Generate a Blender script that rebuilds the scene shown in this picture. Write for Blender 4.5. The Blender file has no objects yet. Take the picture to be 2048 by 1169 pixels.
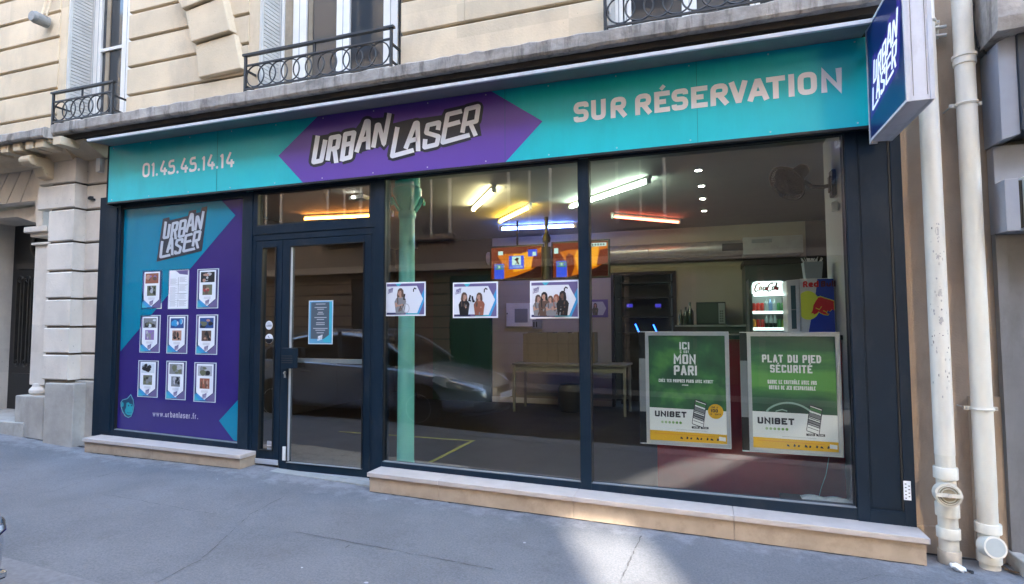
import bpy, bmesh, math, random
from mathutils import Vector, Matrix
random.seed(7)
R_ = math.radians
sc = bpy.context.scene
COL = sc.collection
# ---------------------------------------------------------------- camera
F_PX, YAW, PITCH, ROLL, DIST, EYE = 1130.38, R_(18.788), R_(3.2727), R_(-0.1934), 4.7077, 1.5
_cy, _sy, _cp, _sp = math.cos(YAW), math.sin(YAW), math.cos(PITCH), math.sin(PITCH)
FW = Vector((-_sy*_cp, _cy*_cp, _sp)); _r = Vector((_cy, _sy, 0)); _u = _r.cross(FW)
RT = _r*math.cos(ROLL)+_u*math.sin(ROLL); UP = _u*math.cos(ROLL)-_r*math.sin(ROLL)
cam = bpy.data.objects.new('camera', bpy.data.cameras.new('camera')); COL.objects.link(cam)
M = Matrix.Identity(4)
for i in range(3): M[i][0], M[i][1], M[i][2] = RT[i], UP[i], -FW[i]
M.translation = (0, -DIST, EYE)
cam.matrix_world = M
cam.data.sensor_width = 36; cam.data.lens = 36*F_PX/2048; cam.data.clip_start = 0.05; cam.data.clip_end = 500
sc.camera = cam
# ---------------------------------------------------------------- sky, sun, exposure
SUN_V = Vector((-0.46, 1.0, -0.40)).normalized()          # direction the light travels
w = bpy.data.worlds.new('World'); sc.world = w; w.use_nodes = True
nt = w.node_tree; bg = nt.nodes['Background']; sky = nt.nodes.new('ShaderNodeTexSky')
sky.sky_type = 'NISHITA'; sky.sun_disc = False
sky.sun_elevation = math.asin(-SUN_V.z); sky.sun_rotation = math.atan2(-SUN_V.x, -SUN_V.y)
sky.air_density = 1.0; sky.dust_density = 1.5
nt.links.new(sky.outputs[0], bg.inputs[0]); bg.inputs[1].default_value = 0.15
sl = bpy.data.lights.new('sun', 'SUN'); sl.energy = 2.4; sl.angle = R_(1.2); sl.color = (1, .93, .82)
so = bpy.data.objects.new('sun', sl); COL.objects.link(so); so.rotation_euler = SUN_V.to_track_quat('-Z', 'Y').to_euler()
so.location = (5, -12, 12)
sc.view_settings.view_transform = 'Standard'; sc.view_settings.look = 'None'
sc.view_settings.exposure = 4.05; sc.view_settings.gamma = 1
sc.render.engine = 'CYCLES'; sc.cycles.use_denoising = True
sc.cycles.max_bounces = 8; sc.cycles.diffuse_bounces = 4; sc.cycles.glossy_bounces = 3; sc.cycles.transparent_max_bounces = 12
sc.cycles.sample_clamp_indirect = 6; sc.cycles.caustics_reflective = False; sc.cycles.caustics_refractive = False

# ---------------------------------------------------------------- helpers
def A(px, py, y=0.0):
    d = FW + RT*((px-1024)/F_PX) - UP*((py-584.5)/F_PX); t = (y+DIST)/d.y
    return Vector((d.x*t, y, EYE+d.z*t))
def XZ(px, py, y=0.0):
    p = A(px, py, y); return (p.x, p.z)
def AX(px, py, x):
    d = FW + RT*((px-1024)/F_PX) - UP*((py-584.5)/F_PX); t = x/d.x
    return Vector((x, -DIST+d.y*t, EYE+d.z*t))
KN = [(-40, .3), (-12, .25), (-8.1, .19), (-6.5, .105), (-4.4, .088), (-2.9, .012), (1.3, -.086), (3, -.12), (40, -.3)]
def gz(x):
    for (a, za), (b, zb) in zip(KN, KN[1:]):
        if x <= b: return za+(zb-za)*(x-a)/(b-a)
    return KN[-1][1]

def tag(o, label=None, cat=None, group=None, kind=None):
    if label: o['label'] = label
    if cat: o['category'] = cat
    if group: o['group'] = group
    if kind: o['kind'] = kind
    return o
ROOTLOC = {}
def thing(name, label, cat, loc, group=None):
    o = bpy.data.objects.new(name, None); COL.objects.link(o); o.location = loc; o.empty_display_size = .1
    return tag(o, label, cat, group)
def wloc(o):
    v = Vector((0, 0, 0))
    while o is not None: v = v+Vector(o.location); o = o.parent
    return v

class MB:
    def __init__(s): s.v = []; s.f = []; s.m = []; s.mats = []
    def mi(s, m):
        if m not in s.mats: s.mats.append(m)
        return s.mats.index(m)
    def face(s, pts, m):
        n = len(s.v); s.v += [tuple(p) for p in pts]; s.f.append(tuple(range(n, n+len(pts)))); s.m.append(s.mi(m)); return s
    def ring(s, a, b, m, cap0=True, cap1=True):
        n = len(s.v); k = len(a); s.v += [tuple(p) for p in a]+[tuple(p) for p in b]; i = s.mi(m)
        for q in range(k):
            r = (q+1) % k; s.f.append((n+q, n+r, n+k+r, n+k+q)); s.m.append(i)
        if cap0: s.f.append(tuple(range(n+k-1, n-1, -1))); s.m.append(i)
        if cap1: s.f.append(tuple(range(n+k, n+2*k))); s.m.append(i)
        return s
    def prism(s, xz, y0, y1, m): return s.ring([(x, y0, z) for x, z in xz], [(x, y1, z) for x, z in xz], m)
    def prismx(s, yz, x0, x1, m): return s.ring([(x0, y, z) for y, z in yz], [(x1, y, z) for y, z in yz], m)
    def prismz(s, xy, z0, z1, m): return s.ring([(x, y, z0) for x, y in xy], [(x, y, z1) for x, y in xy], m)
    def box(s, x0, x1, y0, y1, z0, z1, m): return s.prism([(x0, z0), (x1, z0), (x1, z1), (x0, z1)], y0, y1, m)
    def flat(s, xz, y, m): return s.face([(x, y, z) for x, z in xz], m)
    def tube(s, p0, p1, r, m, n=12, r2=None):
        p0, p1 = Vector(p0), Vector(p1); d = (p1-p0).normalized(); r2 = r if r2 is None else r2
        a = d.orthogonal().normalized(); b = d.cross(a)
        c = [(math.cos(2*math.pi*k/n), math.sin(2*math.pi*k/n)) for k in range(n)]
        return s.ring([p0+(a*x+b*y)*r for x, y in c], [p1+(a*x+b*y)*r2 for x, y in c], m)
    def path(s, pts, r, m, n=8):
        pts = [Vector(p) for p in pts]; rings = []
        up = Vector((0, 0, 1)); 
        for i, p in enumerate(pts):
            d = (pts[min(i+1, len(pts)-1)]-pts[max(i-1, 0)]).normalized()
            a = d.cross(up) if abs(d.z) < .95 else d.cross(Vector((0, 1, 0)))
            a.normalize(); b = d.cross(a)
            rings.append([p+(a*math.cos(2*math.pi*k/n)+b*math.sin(2*math.pi*k/n))*r for k in range(n)])
        return s.skin(rings, m)
    def skin(s, rings, m, cap=True, closed=False):
        n0 = len(s.v); k = len(rings[0]); i = s.mi(m)
        for r in rings: s.v += [tuple(p) for p in r]
        L = len(rings)
        for j in range(L if closed else L-1):
            for q in range(k):
                r = (q+1) % k; jj = (j+1) % L
                s.f.append((n0+j*k+q, n0+j*k+r, n0+jj*k+r, n0+jj*k+q)); s.m.append(i)
        if cap and not closed:
            s.f.append(tuple(n0+q for q in range(k-1, -1, -1))); s.m.append(i)
            s.f.append(tuple(n0+(L-1)*k+q for q in range(k))); s.m.append(i)
        return s
    def lathe(s, prof, c, m, n=24, axis='z'):
        rings = []
        for r, h in prof:
            rr = []
            for q in range(n):
                t = 2*math.pi*q/n; a, b = r*math.cos(t), r*math.sin(t)
                rr.append({'z': (c[0]+a, c[1]+b, c[2]+h), 'y': (c[0]+a, c[1]+h, c[2]+b), 'x': (c[0]+h, c[1]+a, c[2]+b)}[axis])
            rings.append(rr)
        return s.skin(rings, m)
    def torus(s, c, R, r, m, axis='y', n=28, k=6, sx=1.0):
        rings = []
        for i in range(n):
            t = 2*math.pi*i/n; rr = []
            for j in range(k):
                q = 2*math.pi*j/k; a = (R+r*math.cos(q)); h = r*math.sin(q)
                u, v = a*math.cos(t)*sx, a*math.sin(t)
                rr.append({'y': (c[0]+u, c[1]+h, c[2]+v), 'z': (c[0]+u, c[1]+v, c[2]+h), 'x': (c[0]+h, c[1]+u, c[2]+v)}[axis])
            rings.append(rr)
        return s.skin(rings, m, closed=True)
    def stroke(s, pts, wd, fn, m, closed=False, lift=0.0):
        """a pen stroke of width wd through 2-D points; fn maps (u, v) to a 3-D point"""
        P = [Vector((p[0], p[1])) for p in pts]; n = len(P); L = []; Rr = []
        for i in range(n):
            if closed: a, b = P[i-1], P[(i+1) % n]
            else: a, b = P[max(i-1, 0)], P[min(i+1, n-1)]
            d0 = (P[i]-a) if (closed or i > 0) else (b-P[i]); d1 = (b-P[i]) if (closed or i < n-1) else (P[i]-a)
            d0 = d0.normalized() if d0.length > 1e-9 else d1.normalized(); d1 = d1.normalized() if d1.length > 1e-9 else d0
            n0 = Vector((-d0.y, d0.x)); n1 = Vector((-d1.y, d1.x)); mm = n0+n1
            if mm.length < 1e-6: mm = n0
            mm.normalize(); k = 1/max(mm.dot(n0), .45)
            L.append(P[i]+mm*k*wd/2); Rr.append(P[i]-mm*k*wd/2)
        for i in range(n if closed else n-1):
            j = (i+1) % n; a_, b_, c_, d_ = [Vector(fn(*q)) for q in (Rr[i], Rr[j], L[j], L[i])]
            nn = (b_-a_).cross(c_-a_)
            if nn.length < 1e-12: nn = (c_-a_).cross(d_-a_)
            if nn.length < 1e-12: continue
            nn.normalize()
            if nn.dot(Vector((0, -DIST, EYE))-a_) < 0: nn = -nn
            lf = nn*((i % 6)*.00003); s.face([q+lf for q in (a_, b_, c_, d_)], m)
        return s
    def build(s, name, parent=None, smooth=False, bevel=0, loc=None, recalc=True):
        if parent is not None: org = wloc(parent)
        elif loc is not None: org = Vector(loc)
        else:
            xs = [v[0] for v in s.v]; ys = [v[1] for v in s.v]; zs = [v[2] for v in s.v]
            org = Vector(((min(xs)+max(xs))/2, (min(ys)+max(ys))/2, min(zs)))
        me = bpy.data.meshes.new(name)
        me.from_pydata([(v[0]-org.x, v[1]-org.y, v[2]-org.z) for v in s.v], [], s.f)
        for m in s.mats: me.materials.append(m)
        for p, i in zip(me.polygons, s.m): p.material_index = i; p.use_smooth = smooth
        if recalc:
            bm = bmesh.new(); bm.from_mesh(me); bmesh.ops.recalc_face_normals(bm, faces=bm.faces); bm.to_mesh(me); bm.free()
        o = bpy.data.objects.new(name, me); COL.objects.link(o)
        if parent is not None: o.parent = parent
        else: o.location = org
        if bevel:
            b = o.modifiers.new('bevel', 'BEVEL'); b.width = bevel; b.segments = 2; b.limit_method = 'ANGLE'; b.angle_limit = R_(40)
        if smooth == 'auto' or smooth is True:
            try:
                bm = bmesh.new(); bm.from_mesh(me)
                for e in bm.edges:
                    if len(e.link_faces) == 2 and e.calc_face_angle(0) > R_(38): e.smooth = False
                bm.to_mesh(me); bm.free()
            except Exception: pass
        return o

# ---------------------------------------------------------------- materials
MC = {}
def mat(name, col, rough=.6, metal=0, var=.0, scale=6.0, bump=0.0, bscale=60.0, emit=None, es=0, spec=.5, coat=0, dirt=None, streak=0, detail=6, block=0, zr=None):
    if name in MC: return MC[name]
    m = bpy.data.materials.new(name); m.use_nodes = True; N = m.node_tree.nodes; L = m.node_tree.links
    b = N['Principled BSDF']; MC[name] = m
    b.inputs['Base Color'].default_value = (*col, 1); b.inputs['Roughness'].default_value = rough; b.inputs['Metallic'].default_value = metal
    b.inputs['Specular IOR Level'].default_value = spec; b.inputs['Coat Weight'].default_value = coat
    if emit: b.inputs['Emission Color'].default_value = (*emit, 1); b.inputs['Emission Strength'].default_value = es
    geo = N.new('ShaderNodeNewGeometry')
    cur = None
    if var or dirt or streak:
        n = N.new('ShaderNodeTexNoise'); n.inputs['Scale'].default_value = scale; n.inputs['Detail'].default_value = detail; n.inputs['Roughness'].default_value = .62
        L.new(geo.outputs['Position'], n.inputs['Vector'])
        r = N.new('ShaderNodeMapRange'); r.inputs[1].default_value = .3; r.inputs[2].default_value = .7
        r.inputs[3].default_value = 1-var; r.inputs[4].default_value = 1+var*.6
        L.new(n.outputs[0], r.inputs[0])
        mx = N.new('ShaderNodeMix'); mx.data_type = 'RGBA'; mx.blend_type = 'MULTIPLY'; mx.inputs[0].default_value = 1
        mx.inputs[6].default_value = (*col, 1); L.new(r.outputs[0], mx.inputs[7]); cur = mx.outputs[2]
    if dirt:      # (colour, amount, scale, stretch z)
        dc, amt, ds, sz = dirt
        mp = N.new('ShaderNodeMapping'); mp.inputs['Scale'].default_value = (1, 1, sz); L.new(geo.outputs['Position'], mp.inputs[0])
        n2 = N.new('ShaderNodeTexNoise'); n2.inputs['Scale'].default_value = ds; n2.inputs['Detail'].default_value = 8; n2.inputs['Roughness'].default_value = .7
        L.new(mp.outputs[0], n2.inputs['Vector'])
        r2 = N.new('ShaderNodeMapRange'); r2.inputs[1].default_value = .5; r2.inputs[2].default_value = .72; r2.inputs[3].default_value = 0; r2.inputs[4].default_value = amt
        L.new(n2.outputs[0], r2.inputs[0])
        m2 = N.new('ShaderNodeMix'); m2.data_type = 'RGBA'; m2.inputs[7].default_value = (*dc, 1)
        L.new(r2.outputs[0], m2.inputs[0]); L.new(cur, m2.inputs[6]); cur = m2.outputs[2]
    if block:
        sp = N.new('ShaderNodeSeparateXYZ'); L.new(geo.outputs['Position'], sp.inputs[0]); fl = []
        for ix_, per, off in ((0, 1.07, .0), (2, .332, .145)):
            d = N.new('ShaderNodeMath'); d.operation = 'ADD'; d.inputs[1].default_value = off; L.new(sp.outputs[ix_], d.inputs[0])
            f = N.new('ShaderNodeMath'); f.operation = 'DIVIDE'; f.inputs[1].default_value = per; L.new(d.outputs[0], f.inputs[0]); g = N.new('ShaderNodeMath'); g.operation = 'FLOOR'; L.new(f.outputs[0], g.inputs[0]); fl.append(g)
        cb_ = N.new('ShaderNodeCombineXYZ'); L.new(fl[0].outputs[0], cb_.inputs[0]); L.new(fl[1].outputs[0], cb_.inputs[2])
        wn = N.new('ShaderNodeTexWhiteNoise'); wn.noise_dimensions = '3D'; L.new(cb_.outputs[0], wn.inputs['Vector'])
        br = N.new('ShaderNodeMapRange'); br.inputs[3].default_value = 1-block; br.inputs[4].default_value = 1+block*.7; L.new(wn.outputs['Value'], br.inputs[0])
        m5 = N.new('ShaderNodeMix'); m5.data_type = 'RGBA'; m5.blend_type = 'MULTIPLY'; m5.inputs[0].default_value = 1; L.new(cur, m5.inputs[6]); L.new(br.outputs[0], m5.inputs[7]); cur = m5.outputs[2]
        pit = N.new('ShaderNodeTexNoise'); pit.inputs['Scale'].default_value = 38; pit.inputs['Detail'].default_value = 3; L.new(geo.outputs['Position'], pit.inputs['Vector'])
        pr = N.new('ShaderNodeMapRange'); pr.inputs[1].default_value = .70; pr.inputs[2].default_value = .74; pr.inputs[3].default_value = 0; pr.inputs[4].default_value = .55; L.new(pit.outputs[0], pr.inputs[0])
        m6 = N.new('ShaderNodeMix'); m6.data_type = 'RGBA'; m6.inputs[7].default_value = (.16, .13, .10, 1); L.new(pr.outputs[0], m6.inputs[0]); L.new(cur, m6.inputs[6]); cur = m6.outputs[2]
    if zr:        # keep the wear to a band of heights where hands and posters reach
        pass
    if cur is not None: L.new(cur, b.inputs['Base Color'])
    if var:
        rr = N.new('ShaderNodeMapRange'); rr.inputs[3].default_value = max(rough-.08, .02); rr.inputs[4].default_value = min(rough+.1, 1)
        L.new(n.outputs[0], rr.inputs[0]); L.new(rr.outputs[0], b.inputs['Roughness'])
    if bump:
        n3 = N.new('ShaderNodeTexNoise'); n3.inputs['Scale'].default_value = bscale; n3.inputs['Detail'].default_value = 5
        L.new(geo.outputs['Position'], n3.inputs['Vector'])
        bp = N.new('ShaderNodeBump'); bp.inputs['Strength'].default_value = bump; bp.inputs['Distance'].default_value = .01
        L.new(n3.outputs[0], bp.inputs['Height']); L.new(bp.outputs[0], b.inputs['Normal'])
    return m
def emis(name, col, s):
    if name in MC: return MC[name]
    m = bpy.data.materials.new(name); m.use_nodes = True; N = m.node_tree.nodes; N.clear()
    e = N.new('ShaderNodeEmission'); e.inputs[0].default_value = (*col, 1); e.inputs[1].default_value = s
    o = N.new('ShaderNodeOutputMaterial'); m.node_tree.links.new(e.outputs[0], o.inputs[0]); MC[name] = m; return m
def glassmat(name, tint, k):
    m = bpy.data.materials.new(name); m.use_nodes = True; N = m.node_tree.nodes; L = m.node_tree.links; N.clear()
    tr = N.new('ShaderNodeBsdfTransparent'); tr.inputs[0].default_value = (*tint, 1)
    gl = N.new('ShaderNodeBsdfGlossy'); gl.inputs['Roughness'].default_value = 0.0
    fr = N.new('ShaderNodeFresnel'); fr.inputs[0].default_value = 1.5
    geo = N.new('ShaderNodeNewGeometry')
    inv = N.new('ShaderNodeMath'); inv.operation = 'SUBTRACT'; inv.inputs[0].default_value = 1; L.new(geo.outputs['Backfacing'], inv.inputs[1])
    mu = N.new('ShaderNodeMath'); mu.operation = 'MULTIPLY'; L.new(fr.outputs[0], mu.inputs[0]); L.new(inv.outputs[0], mu.inputs[1])
    m2 = N.new('ShaderNodeMath'); m2.operation = 'MULTIPLY'; m2.use_clamp = True; L.new(mu.outputs[0], m2.inputs[0]); m2.inputs[1].default_value = k
    mx = N.new('ShaderNodeMixShader'); L.new(m2.outputs[0], mx.inputs[0]); L.new(tr.outputs[0], mx.inputs[1]); L.new(gl.outputs[0], mx.inputs[2])
    o = N.new('ShaderNodeOutputMaterial'); L.new(mx.outputs[0], o.inputs[0]); MC[name] = m; return m

STONE = mat('limestone', (.66, .53, .365), .85, var=.16, scale=1.3, bump=.25, bscale=45, dirt=((.34, .28, .22), .5, 1.3, .45), block=.09)
STONEW = mat('pale_limestone', (.70, .63, .55), .8, var=.12, scale=2.2, bump=.2, bscale=40, dirt=((.40, .36, .32), .5, 1.8, .5), block=.06)
STONEG = mat('grimy_plinth_stone', (.42, .39, .35), .85, var=.25, scale=3, bump=.3, bscale=35, dirt=((.14, .13, .12), .6, 2.2, .5))
JOINT = mat('joint_mortar', (.16, .13, .10), .95, var=.2, scale=9)
LEDGE = mat('weathered_ledge', (.40, .36, .32), .9, var=.45, scale=4, bump=.8, bscale=22, dirt=((.05, .042, .035), 1.0, 9.0, .16), detail=10)
PLAST = mat('brown_plaster', (.50, .38, .28), .9, var=.15, scale=2, bump=.35, bscale=90, dirt=((.18, .14, .11), .5, 1.7, .35))
FRAME = mat('anthracite_frame', (.006, .017, .032), .5, var=.18, scale=3, spec=.18, dirt=((.035, .042, .05), .45, 4.5, .35))
FRAME2 = mat('anthracite_rebate', (.006, .008, .010), .5)
GASK = mat('grey_gasket', (.22, .24, .26), .6)
TEAL = mat('teal_sign_film', (.0, .54, .61), .34, var=.07, scale=1.1, dirt=((.0, .36, .40), .4, 2.6, .25))
PURP = mat('purple_sign_film', (.13, .06, .40), .3, var=.05, scale=1.5)
WHITE = mat('white_print', (.86, .88, .93), .4, var=.04, scale=5)
LOGOK = mat('slate_print', (.022, .024, .038), .4)
ALU = mat('aluminium_profile', (.48, .50, .54), .45, metal=.15, var=.1, scale=4)
ALUP = mat('painted_aluminium', (.62, .62, .66), .45, var=.08, scale=3, dirt=((.3, .28, .27), .4, 6, .3))
WPAINT = mat('white_joinery_paint', (.74, .73, .70), .45, var=.07, scale=6)
IRON = mat('black_ironwork', (.018, .018, .02), .5, var=.2, scale=12)
WGLASS = mat('window_dark_glass', (.03, .034, .04), .04, spec=.6)
CURT = mat('beige_curtain', (.34, .29, .22), .9, var=.2, scale=8)
SILLT = mat('sill_marble', (.52, .45, .41), .5, var=.12, scale=7, dirt=((.35, .3, .27), .35, 4, 1))
SILLF = mat('sill_tile', (.43, .33, .24), .55, var=.18, scale=5, dirt=((.2, .14, .1), .5, 7, 1))
GLASS = glassmat('shop_glass', (.92, .95, .95), 4.0)
VPURP = mat('indigo_vinyl', (.035, .022, .17), .16, var=.12, scale=1.2, spec=.5, coat=.4)
VTEAL = mat('turquoise_vinyl', (.0, .22, .36), .16, var=.12, scale=1.2, spec=.5, coat=.4)
PVC = mat('white_downpipe', (.72, .68, .59), .4, var=.07, scale=3, dirt=((.42, .38, .31), .5, 2.2, .4))
PVCD = mat('scuffed_downpipe', (.72, .68, .60), .45, var=.06, scale=5, dirt=((.50, .46, .40), .5, 3, .4))
STEEL = mat('galvanised_steel', (.5, .5, .5), .4, metal=.7, var=.15, scale=9)

# ---------------------------------------------------------------- pen-stroke lettering
def arcfill(pts, r, closed=False):
    n = len(pts); out = []
    P = [Vector(p) for p in pts]
    for i in range(n):
        if not closed and i in (0, n-1): out.append(P[i]); continue
        a, b, c = P[i-1], P[i], P[(i+1) % n]; d0, d1 = (a-b), (c-b)
        rr = min(r, d0.length*.49, d1.length*.49)
        if rr < 1e-5: out.append(b); continue
        p0 = b+d0.normalized()*rr; p1 = b+d1.normalized()*rr
        for k in range(5):
            t = k/4; out.append(p0*(1-t)**2+b*2*t*(1-t)+p1*t*t)
    return out
C_ = 'closed'
GL = {
 '0': [[C_, (0, 0), (1, 0), (1, 1), (0, 1)]], 'O': [[C_, (0, 0), (1, 0), (1, 1), (0, 1)]],
 '1': [[(.75, 0), (.75, 1), (.2, .8)]], '.': [['d', (.5, 0)]], ',': [['d', (.5, 0)]], '-': [[(0, .5), (1, .5)]],
 '4': [[(.55, 1), (0, .25), (1, .25)], [(.78, .52), (.78, 0)]],
 '5': [[(.95, 1), (.08, 1), (.05, .52), (1, .6), (1, 0), (0, 0), (0, .18)]],
 'A': [['s', (0, 0), (.44, 1), (.56, 1), (1, 0)], ['s', (.17, .27), (.83, .27)]],
 'B': [[(0, 0), (0, 1), (1, 1), (1, .53), (0, .53)], [(.5, .53), (1, .5), (1, 0), (0, 0)]],
 'C': [[(1, .75), (1, 1), (0, 1), (0, 0), (1, 0), (1, .25)]],
 'D': [['s', (0, 1), (0, 0), (.65, 0), (1, .2), (1, .8), (.65, 1), (-.02, 1)]],
 'E': [['s', (1, 1), (0, 1), (0, 0), (1, 0)], ['s', (0, .5), (.88, .5)]],
 'G': [[(1, .75), (1, 1), (0, 1), (0, 0), (1, 0), (1, .48), (.55, .48)]],
 'I': [['s', (.5, 0), (.5, 1)]], 'J': [[(1, 1), (1, 0), (0, 0), (0, .25)]],
 'L': [['s', (0, 1), (0, 0), (1, 0)]], 'M': [['s', (0, 0), (0, 1), (.5, .4), (1, 1), (1, 0)]],
 'N': [['s', (0, 0), (0, 1), (1, 0), (1, 1)]],
 'P': [[(0, 0), (0, 1), (1, 1), (1, .45), (0, .45)]],
 'R': [[(0, 0), (0, 1), (1, 1), (1, .48), (0, .48)], ['s', (.52, .45), (1, 0)]],
 'S': [[(1, .78), (1, 1), (0, 1), (0, .52), (1, .52), (1, 0), (0, 0), (0, .22)]],
 'T': [['s', (0, 1), (1, 1)], ['s', (.5, .98), (.5, 0)]], 'U': [[(0, 1), (0, 0), (1, 0), (1, 1)]],
 'V': [['s', (0, 1), (.45, 0), (.55, 0), (1, 1)]], 'W': [['s', (0, 1), (.25, 0), (.5, .8), (.75, 0), (1, 1)]],
 'Y': [['s', (0, 1), (.5, .45), (1, 1)], ['s', (.5, .5), (.5, 0)]], '/': [['s', (0, 0), (1, 1)]], ':': [['d', (.5, 0)], ['d', (.5, .6)]],
 '*': [['s', (.3, .8), (.9, .95)], ['s', (.3, .95), (.9, .8)]],
 'w': [['s', (0, .68), (.25, 0), (.5, .6), (.75, 0), (1, .68)]], 'u': [[(0, .68), (0, 0), (1, 0), (1, .68)]],
 'r': [[(0, 0), (0, .68), (.9, .68)]], 'b': [['s', (0, 0), (0, 1)], [(0, .68), (1, .68), (1, 0), (0, 0)]],
 'd': [['s', (1, 0), (1, 1)], [(1, .68), (0, .68), (0, 0), (1, 0)]],
 'a': [[(.1, .68), (1, .68), (1, 0), (0, 0), (0, .38), (1, .38)]], 'n': [[(0, 0), (0, .68), (1, .68), (1, 0)]],
 'l': [['s', (.5, 0), (.5, 1)]], 's': [[(1, .6), (1, .68), (0, .68), (0, .36), (1, .36), (1, 0), (0, 0), (0, .1)]],
 'e': [[(0, .36), (1, .36), (1, .68), (0, .68), (0, 0), (1, 0), (1, .12)]], 'f': [[(.3, 0), (.3, 1), (1, 1)], ['s', (0, .62), (.9, .62)]],
 'o': [[C_, (0, 0), (1, 0), (1, .68), (0, .68)]], 'i': [['s', (.5, 0), (.5, .68)], ['d', (.5, .95)]],
}
ACC = {'É': 'E', 'È': 'E', 'Ô': 'O'}
NARROW = {'I': .32, 'l': .32, 'i': .32, '.': .4, ',': .35, '1': .62, 'M': 1.3, 'W': 1.4, 'w': 1.45, 'N': 1.08, '*': .5, 'f': .7, 'r': .75, ':': .3}
_lift = [0]
def glyph(mb, ch, u0, u1, v0, v1, sw, fn, m, k=.35):
    base = ACC.get(ch, ch)
    if base not in GL: return
    w_, h_ = u1-u0, v1-v0; iw, ih = max(w_-sw, 1e-4), h_-sw
    for st in GL[base]:
        kind = st[0] if isinstance(st[0], str) else ''
        pts = [p for p in st if not isinstance(p, str)]
        q = [(u0+sw/2+p[0]*iw, v0+sw/2+p[1]*ih) for p in pts]
        _lift[0] = (_lift[0]+1) % 5; li = _lift[0]*.00012
        f2 = lambda u, v, li=li: fn(u, v)+Vector((0, -li, 0))
        if kind == 'd':
            c = q[0]; mb.face([f2(c[0]+sw*.58*math.cos(t*math.pi/4), c[1]+sw*.08+sw*.58*math.sin(t*math.pi/4)) for t in range(8)], m); continue
        # strokes that end on an open side run out to the cell edge
        q = [list(p) for p in q]
        for e, o in ((0, 1), (-1, -2)):
            if kind != C_ and len(q) > 1:
                d = Vector(q[e])-Vector(q[o])
                if d.length > 1e-6 and (pts[e][0] in (0, 1) or pts[e][1] in (0, 1)):
                    d.normalize()
                    if abs(d.x) > .95 and pts[e][0] in (0, 1) or abs(d.y) > .6 and pts[e][1] in (0, 1):
                        q[e][0] += d.x*sw/2; q[e][1] += d.y*sw/2
        q = [tuple(p) for p in q]
        if kind != 's': q = arcfill(q, k*min(iw, ih), kind == C_)
        mb.stroke(q, sw, f2, m, closed=(kind == C_))
    if ch in 'ÉÈ' and ch:
        s = 1 if ch == 'É' else -1; cx = (u0+u1)/2
        mb.stroke([(cx-s*w_*.08, v1+h_*.08), (cx+s*w_*.16, v1+h_*.26)], sw*.75, fn, m)
    if ch == 'Ô':
        cx = (u0+u1)/2; mb.stroke([(cx-w_*.25, v1+h_*.1), (cx, v1+h_*.24), (cx+w_*.25, v1+h_*.1)], sw*.6, fn, m)
def text(mb, s, u, v, h, fn, m, cw=.6, sw=.18, gap=.14, k=.35, align='l', width=None):
    ws = [.35*h if c == ' ' else cw*h*(NARROW.get(c, 1)) for c in s]
    tot = sum(ws)+gap*h*(len(s)-1); f = 1
    if width: f = width/tot; tot = width
    if align == 'c': u -= tot/2
    for c, w_ in zip(s, ws):
        if c != ' ': glyph(mb, c, u, u+w_*f, v, v+h, min(sw*h, w_*f*.62 if c not in 'I.l' else sw*h), fn, m, k)
        u += (w_+gap*h)*f
def onY(y, ox=0, oz=0): return lambda u, v: Vector((ox+u, y, oz+v))

# logo strokes: (x to the right, y down), drawn as strokes
LOGO_ST = [[(265, 365), (230, 640), (300, 625), (330, 405)], [(355, 630), (385, 395), (465, 378), (440, 500), (380, 515)], [(415, 510), (430, 660)],
 [(480, 630), (515, 360), (598, 342), (580, 470), (500, 490)], [(580, 470), (560, 600), (475, 625)],
 [(605, 545), (690, 240), (712, 240), (717, 525)], [(645, 432), (705, 415)], [(755, 512), (785, 285), (802, 280), (845, 480), (895, 190)],
 [(205, 690), (175, 960), (340, 922)], [(285, 885), (352, 645), (370, 645), (372, 925)], [(310, 812), (365, 797)],
 [(535, 720), (545, 655), (452, 680), (437, 750), (515, 795), (495, 882), (420, 897), (428, 850)],
 [(712, 570), (602, 600), (558, 862), (752, 815)], [(583, 710), (690, 683)], [(715, 780), (750, 545), (842, 528), (815, 668), (735, 690)], [(772, 690), (802, 812)]]
LOGO_BK = [(215, 320), (325, 290), (330, 345), (635, 268), (650, 190), (770, 165), (775, 222), (845, 205), (865, 130), (960, 108), (865, 855), (110, 1035), (165, 650)]
LOGO_FA = [[(182, 470), (138, 742), (218, 725), (260, 512)], [(282, 725), (318, 492), (402, 476), (382, 590), (318, 612)], [(352, 600), (372, 750)],
 [(428, 732), (465, 455), (556, 438), (535, 545), (455, 565)], [(535, 545), (515, 690), (425, 714)],
 [(578, 640), (680, 322), (702, 322), (697, 612)], [(630, 515), (690, 498)], [(750, 592), (790, 362), (808, 358), (858, 552), (917, 240)],
 [(998, 382), (943, 680), (1165, 618)], [(1080, 605), (1182, 342), (1204, 338), (1210, 630)], [(1120, 525), (1200, 502)],
 [(1412, 412), (1425, 335), (1310, 362), (1292, 440), (1420, 478), (1400, 560), (1275, 590), (1283, 505)],
 [(1658, 218), (1512, 253), (1460, 540), (1738, 462)], [(1492, 368), (1640, 328)], [(1662, 440), (1708, 198), (1828, 168), (1805, 322), (1690, 352)], [(1745, 345), (1800, 472)]]

def logo(mb, strokes, sw, fn, m, k=22):
    for i, st in enumerate(strokes):
        li = (i % 4)*.00012
        mb.stroke(arcfill([(a, b) for a, b in st], k), sw, lambda u, v, li=li: fn(u, v)+Vector((0, -li, 0)), m)

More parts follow.
